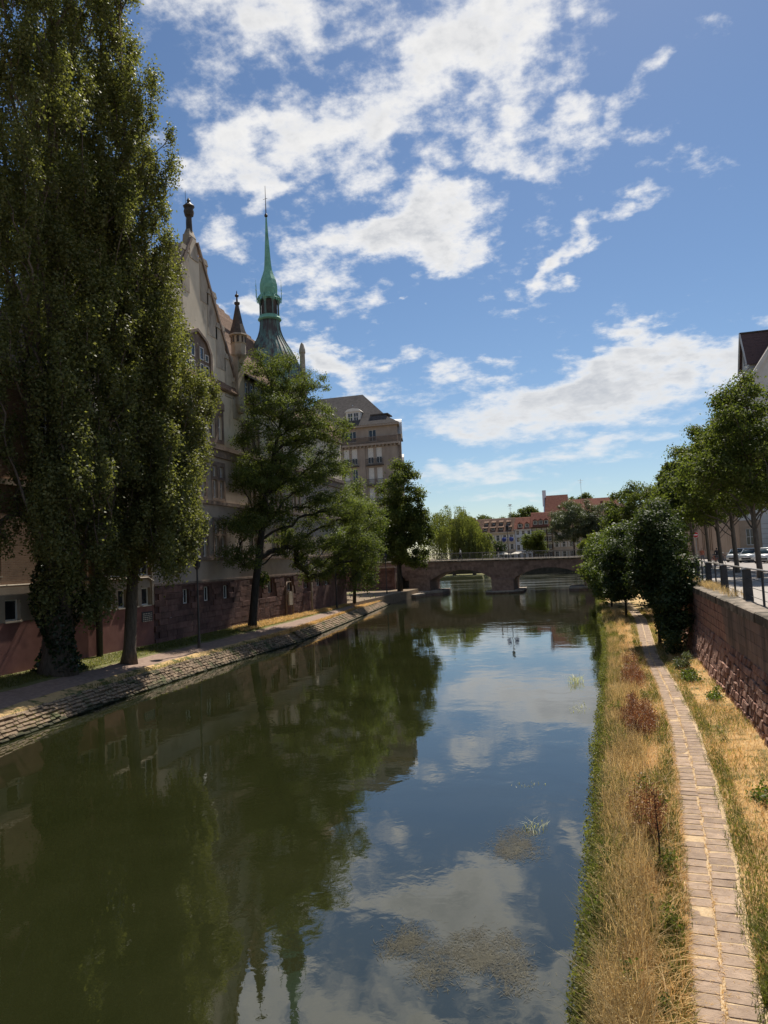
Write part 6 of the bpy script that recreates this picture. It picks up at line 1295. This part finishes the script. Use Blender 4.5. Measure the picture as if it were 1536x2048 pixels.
def dock(label, base, R, h_, n=2600):
    t = thing('dock_plant', label, 'plant', 'rust brown dock plants on the bank', base); m_ = MB(); Q = []
    for i in range(60):
        a = random.uniform(0, 6.28); r_ = R*random.random()**.5; x, y = r_*math.cos(a), r_*3.4*math.sin(a); hh = h_*random.uniform(.4, 1.1)*(1-.35*(r_/R)**2); m_.tube([(x*.92, y*.92, -.05), (x, y, hh)], [.006, .003], 3)
        k2 = n//60; tt = RNG.uniform(.25, 1, k2); Q.append(np.stack([x*(.92+.08*tt)+RNG.normal(0, .08, k2), y*(.92+.08*tt)+RNG.normal(0, .14, k2), tt*hh+RNG.normal(0, .04, k2)], 1))
    m_.build('stem', 'rust_grass', t); fast_mesh('seed_head', leaf_quads(np.concatenate(Q), .042, .022, .2), 4, 'rust_grass', t)
dock('broad rust brown dock clump in the middle of the bank', (.95, 21.3, .5), .46, .85, 12000); dock('rust brown dock clump behind the broad one', (1.2, 28.2, .5), .46, .75, 9000); dock('thin rust dock clump far along the bank', (1.3, 32, .5), .3, .8, 2000)
dock('thin dry dock clump near the bent sapling', (.62, 13.4, .5), .25, .95, 1500)
sp_ = thing('sapling', 'bare dark sapling stem standing in the dry grass', 'sapling', None, (.72, 12.0, .5)); m_ = MB(); m_.tube([(0, 0, -.05), (.01, .02, .5), (-.02, .0, 1.2)], [.016, .012, .005], 5)
for k2 in range(12): z = random.uniform(.4, 1.15); a = random.uniform(0, 6.28); m_.tube([(0, 0, z), (.16*math.cos(a), .16*math.sin(a), z+.2)], [.005, .002], 3)
m_.build('stem', 'bark_dark', sp_); tag(fast_mesh('seed_head', leaf_quads(ell_points(500, (0, 0, .95), (.16, .16, .35), .6), .035, .02, .2), 4, 'rust_grass', sp_), kind='stuff')
# grass on the wall top behind the coping and on the left bank
stuff('wall_top_grass', blades(scatter(5200, 27, 46, lambda y: WT(y)+.25, lambda y: WT(y)+.85, lambda x, y: 3.52+0*x, lambda x, y: np.clip(2.4*pat(x*0, y, .55, 1.2)-1.0, 0, 1), 1.), .30, .012, .9), 'seed_grass')
left_z = lambda x, y: .90 + .26*np.clip((lpxv(y, .52)-x)/2.0, 0, 1)
lpxv = lambda y, f: np.array([lpx(v, f) for v in np.atleast_1d(y)])
stuff('left_verge_grass', np.concatenate([blades(scatter(34000, 16, 60, lambda y: lpx(y, .98), lambda y: lpx(y, .58), left_z, lambda x, y: .3+.7*pat(x, y, .5, 1), 1.2), .13, .02, 1.0),
      blades(scatter(12000, 26, 70, lambda y: lpx(y, .14), lambda y: lpx(y, -.05), lambda x, y: .60+0*x, lambda x, y: .2+.6*pat(x, y, .7, 2), 1.), .14, .018, 1.0)]), 'green_grass')
stuff('left_dry_grass', np.concatenate([blades(scatter(14000, 44, 100, lambda y: lpx(y, .16), lambda y: lpx(y, -.06), lambda x, y: .60+0*x, None, 1.), .22, .03, 1.0),
      blades(scatter(9000, 46, 75, lambda y: lpx(y, .98), lambda y: lpx(y, .6), left_z, None, 1.), .24, .03, 1.0)]), 'dry_grass')
# ------------------------------------------------------------------ weeds in the water
def weed(label, cx, cy, rx, ry, n, mat='water_weed', z=(.001, .012)):
    t = thing('water_weed_patch', label, 'water weed', 'weed patches at the water surface')
    n = n//3; k2 = 34; cc = ell_points(k2, (cx, cy, 0), (rx*1.15, ry*1.3, 0), .75); rr_ = RNG.uniform(.04, .17, k2)
    P = np.repeat(cc, n//k2, axis=0) + RNG.normal(size=(n//k2*k2, 3))*np.repeat(rr_, n//k2)[:, None]*np.array([.9, 1.3, 0]); P[:, 2] = RNG.uniform(z[0], z[1], len(P))
    fast_mesh('leaves', np.stack([P, P+(d_:=np.stack([np.cos(a_:=RNG.uniform(0, 6.28, len(P))), np.sin(a_), 0*a_], 1)*RNG.uniform(.02, .07, (len(P), 1)))+np.stack([-np.sin(a_), np.cos(a_), 0*a_], 1)*.003, P+d_*2, P+d_-np.stack([-np.sin(a_), np.cos(a_), 0*a_], 1)*.003], 1), 4, mat, t)
weed('brown weed mat below the pale reeds near the right bank', -1.65, 14.0, .42, .65, 9000)
weed('ragged weed mat close to the camera', -1.75, 10.2, .62, .55, 9000); weed('thin weed streak left of the ragged mat', -2.75, 10.3, .35, .45, 4500); weed('weed tuft at the bottom between the mats', -2.2, 9.75, .35, .4, 3500)
weed('small weed tuft right of the ragged mat', -1.2, 9.7, .28, .3, 2500)
def reeds(label, cx, cy, rx, ry, n, h_):
    t = thing('reed_tuft', label, 'reed', 'pale reeds standing in the water', (cx, cy, 0)); P = ell_points(n, (0, 0, 0), (rx, ry, 0), .6); P[:, 2] = -.02
    tag(fast_mesh('blade', blades(P, h_, .014, 1.0, .9), 4, 'pale_reed', t), kind='stuff')
reeds('pale bent reed blades above the brown weed mat', -1.35, 14.9, .3, .4, 46, .17); reeds('few pale leaves floating further out', -1.7, 17.6, .5, .35, 26, .06); reeds('dark reed tuft off the bank further up', -.9, 31.5, .35, 1.0, 110, .32); reeds('white flecked weed tuft along the bank', -.7, 26.5, .4, 1.2, 60, .10)
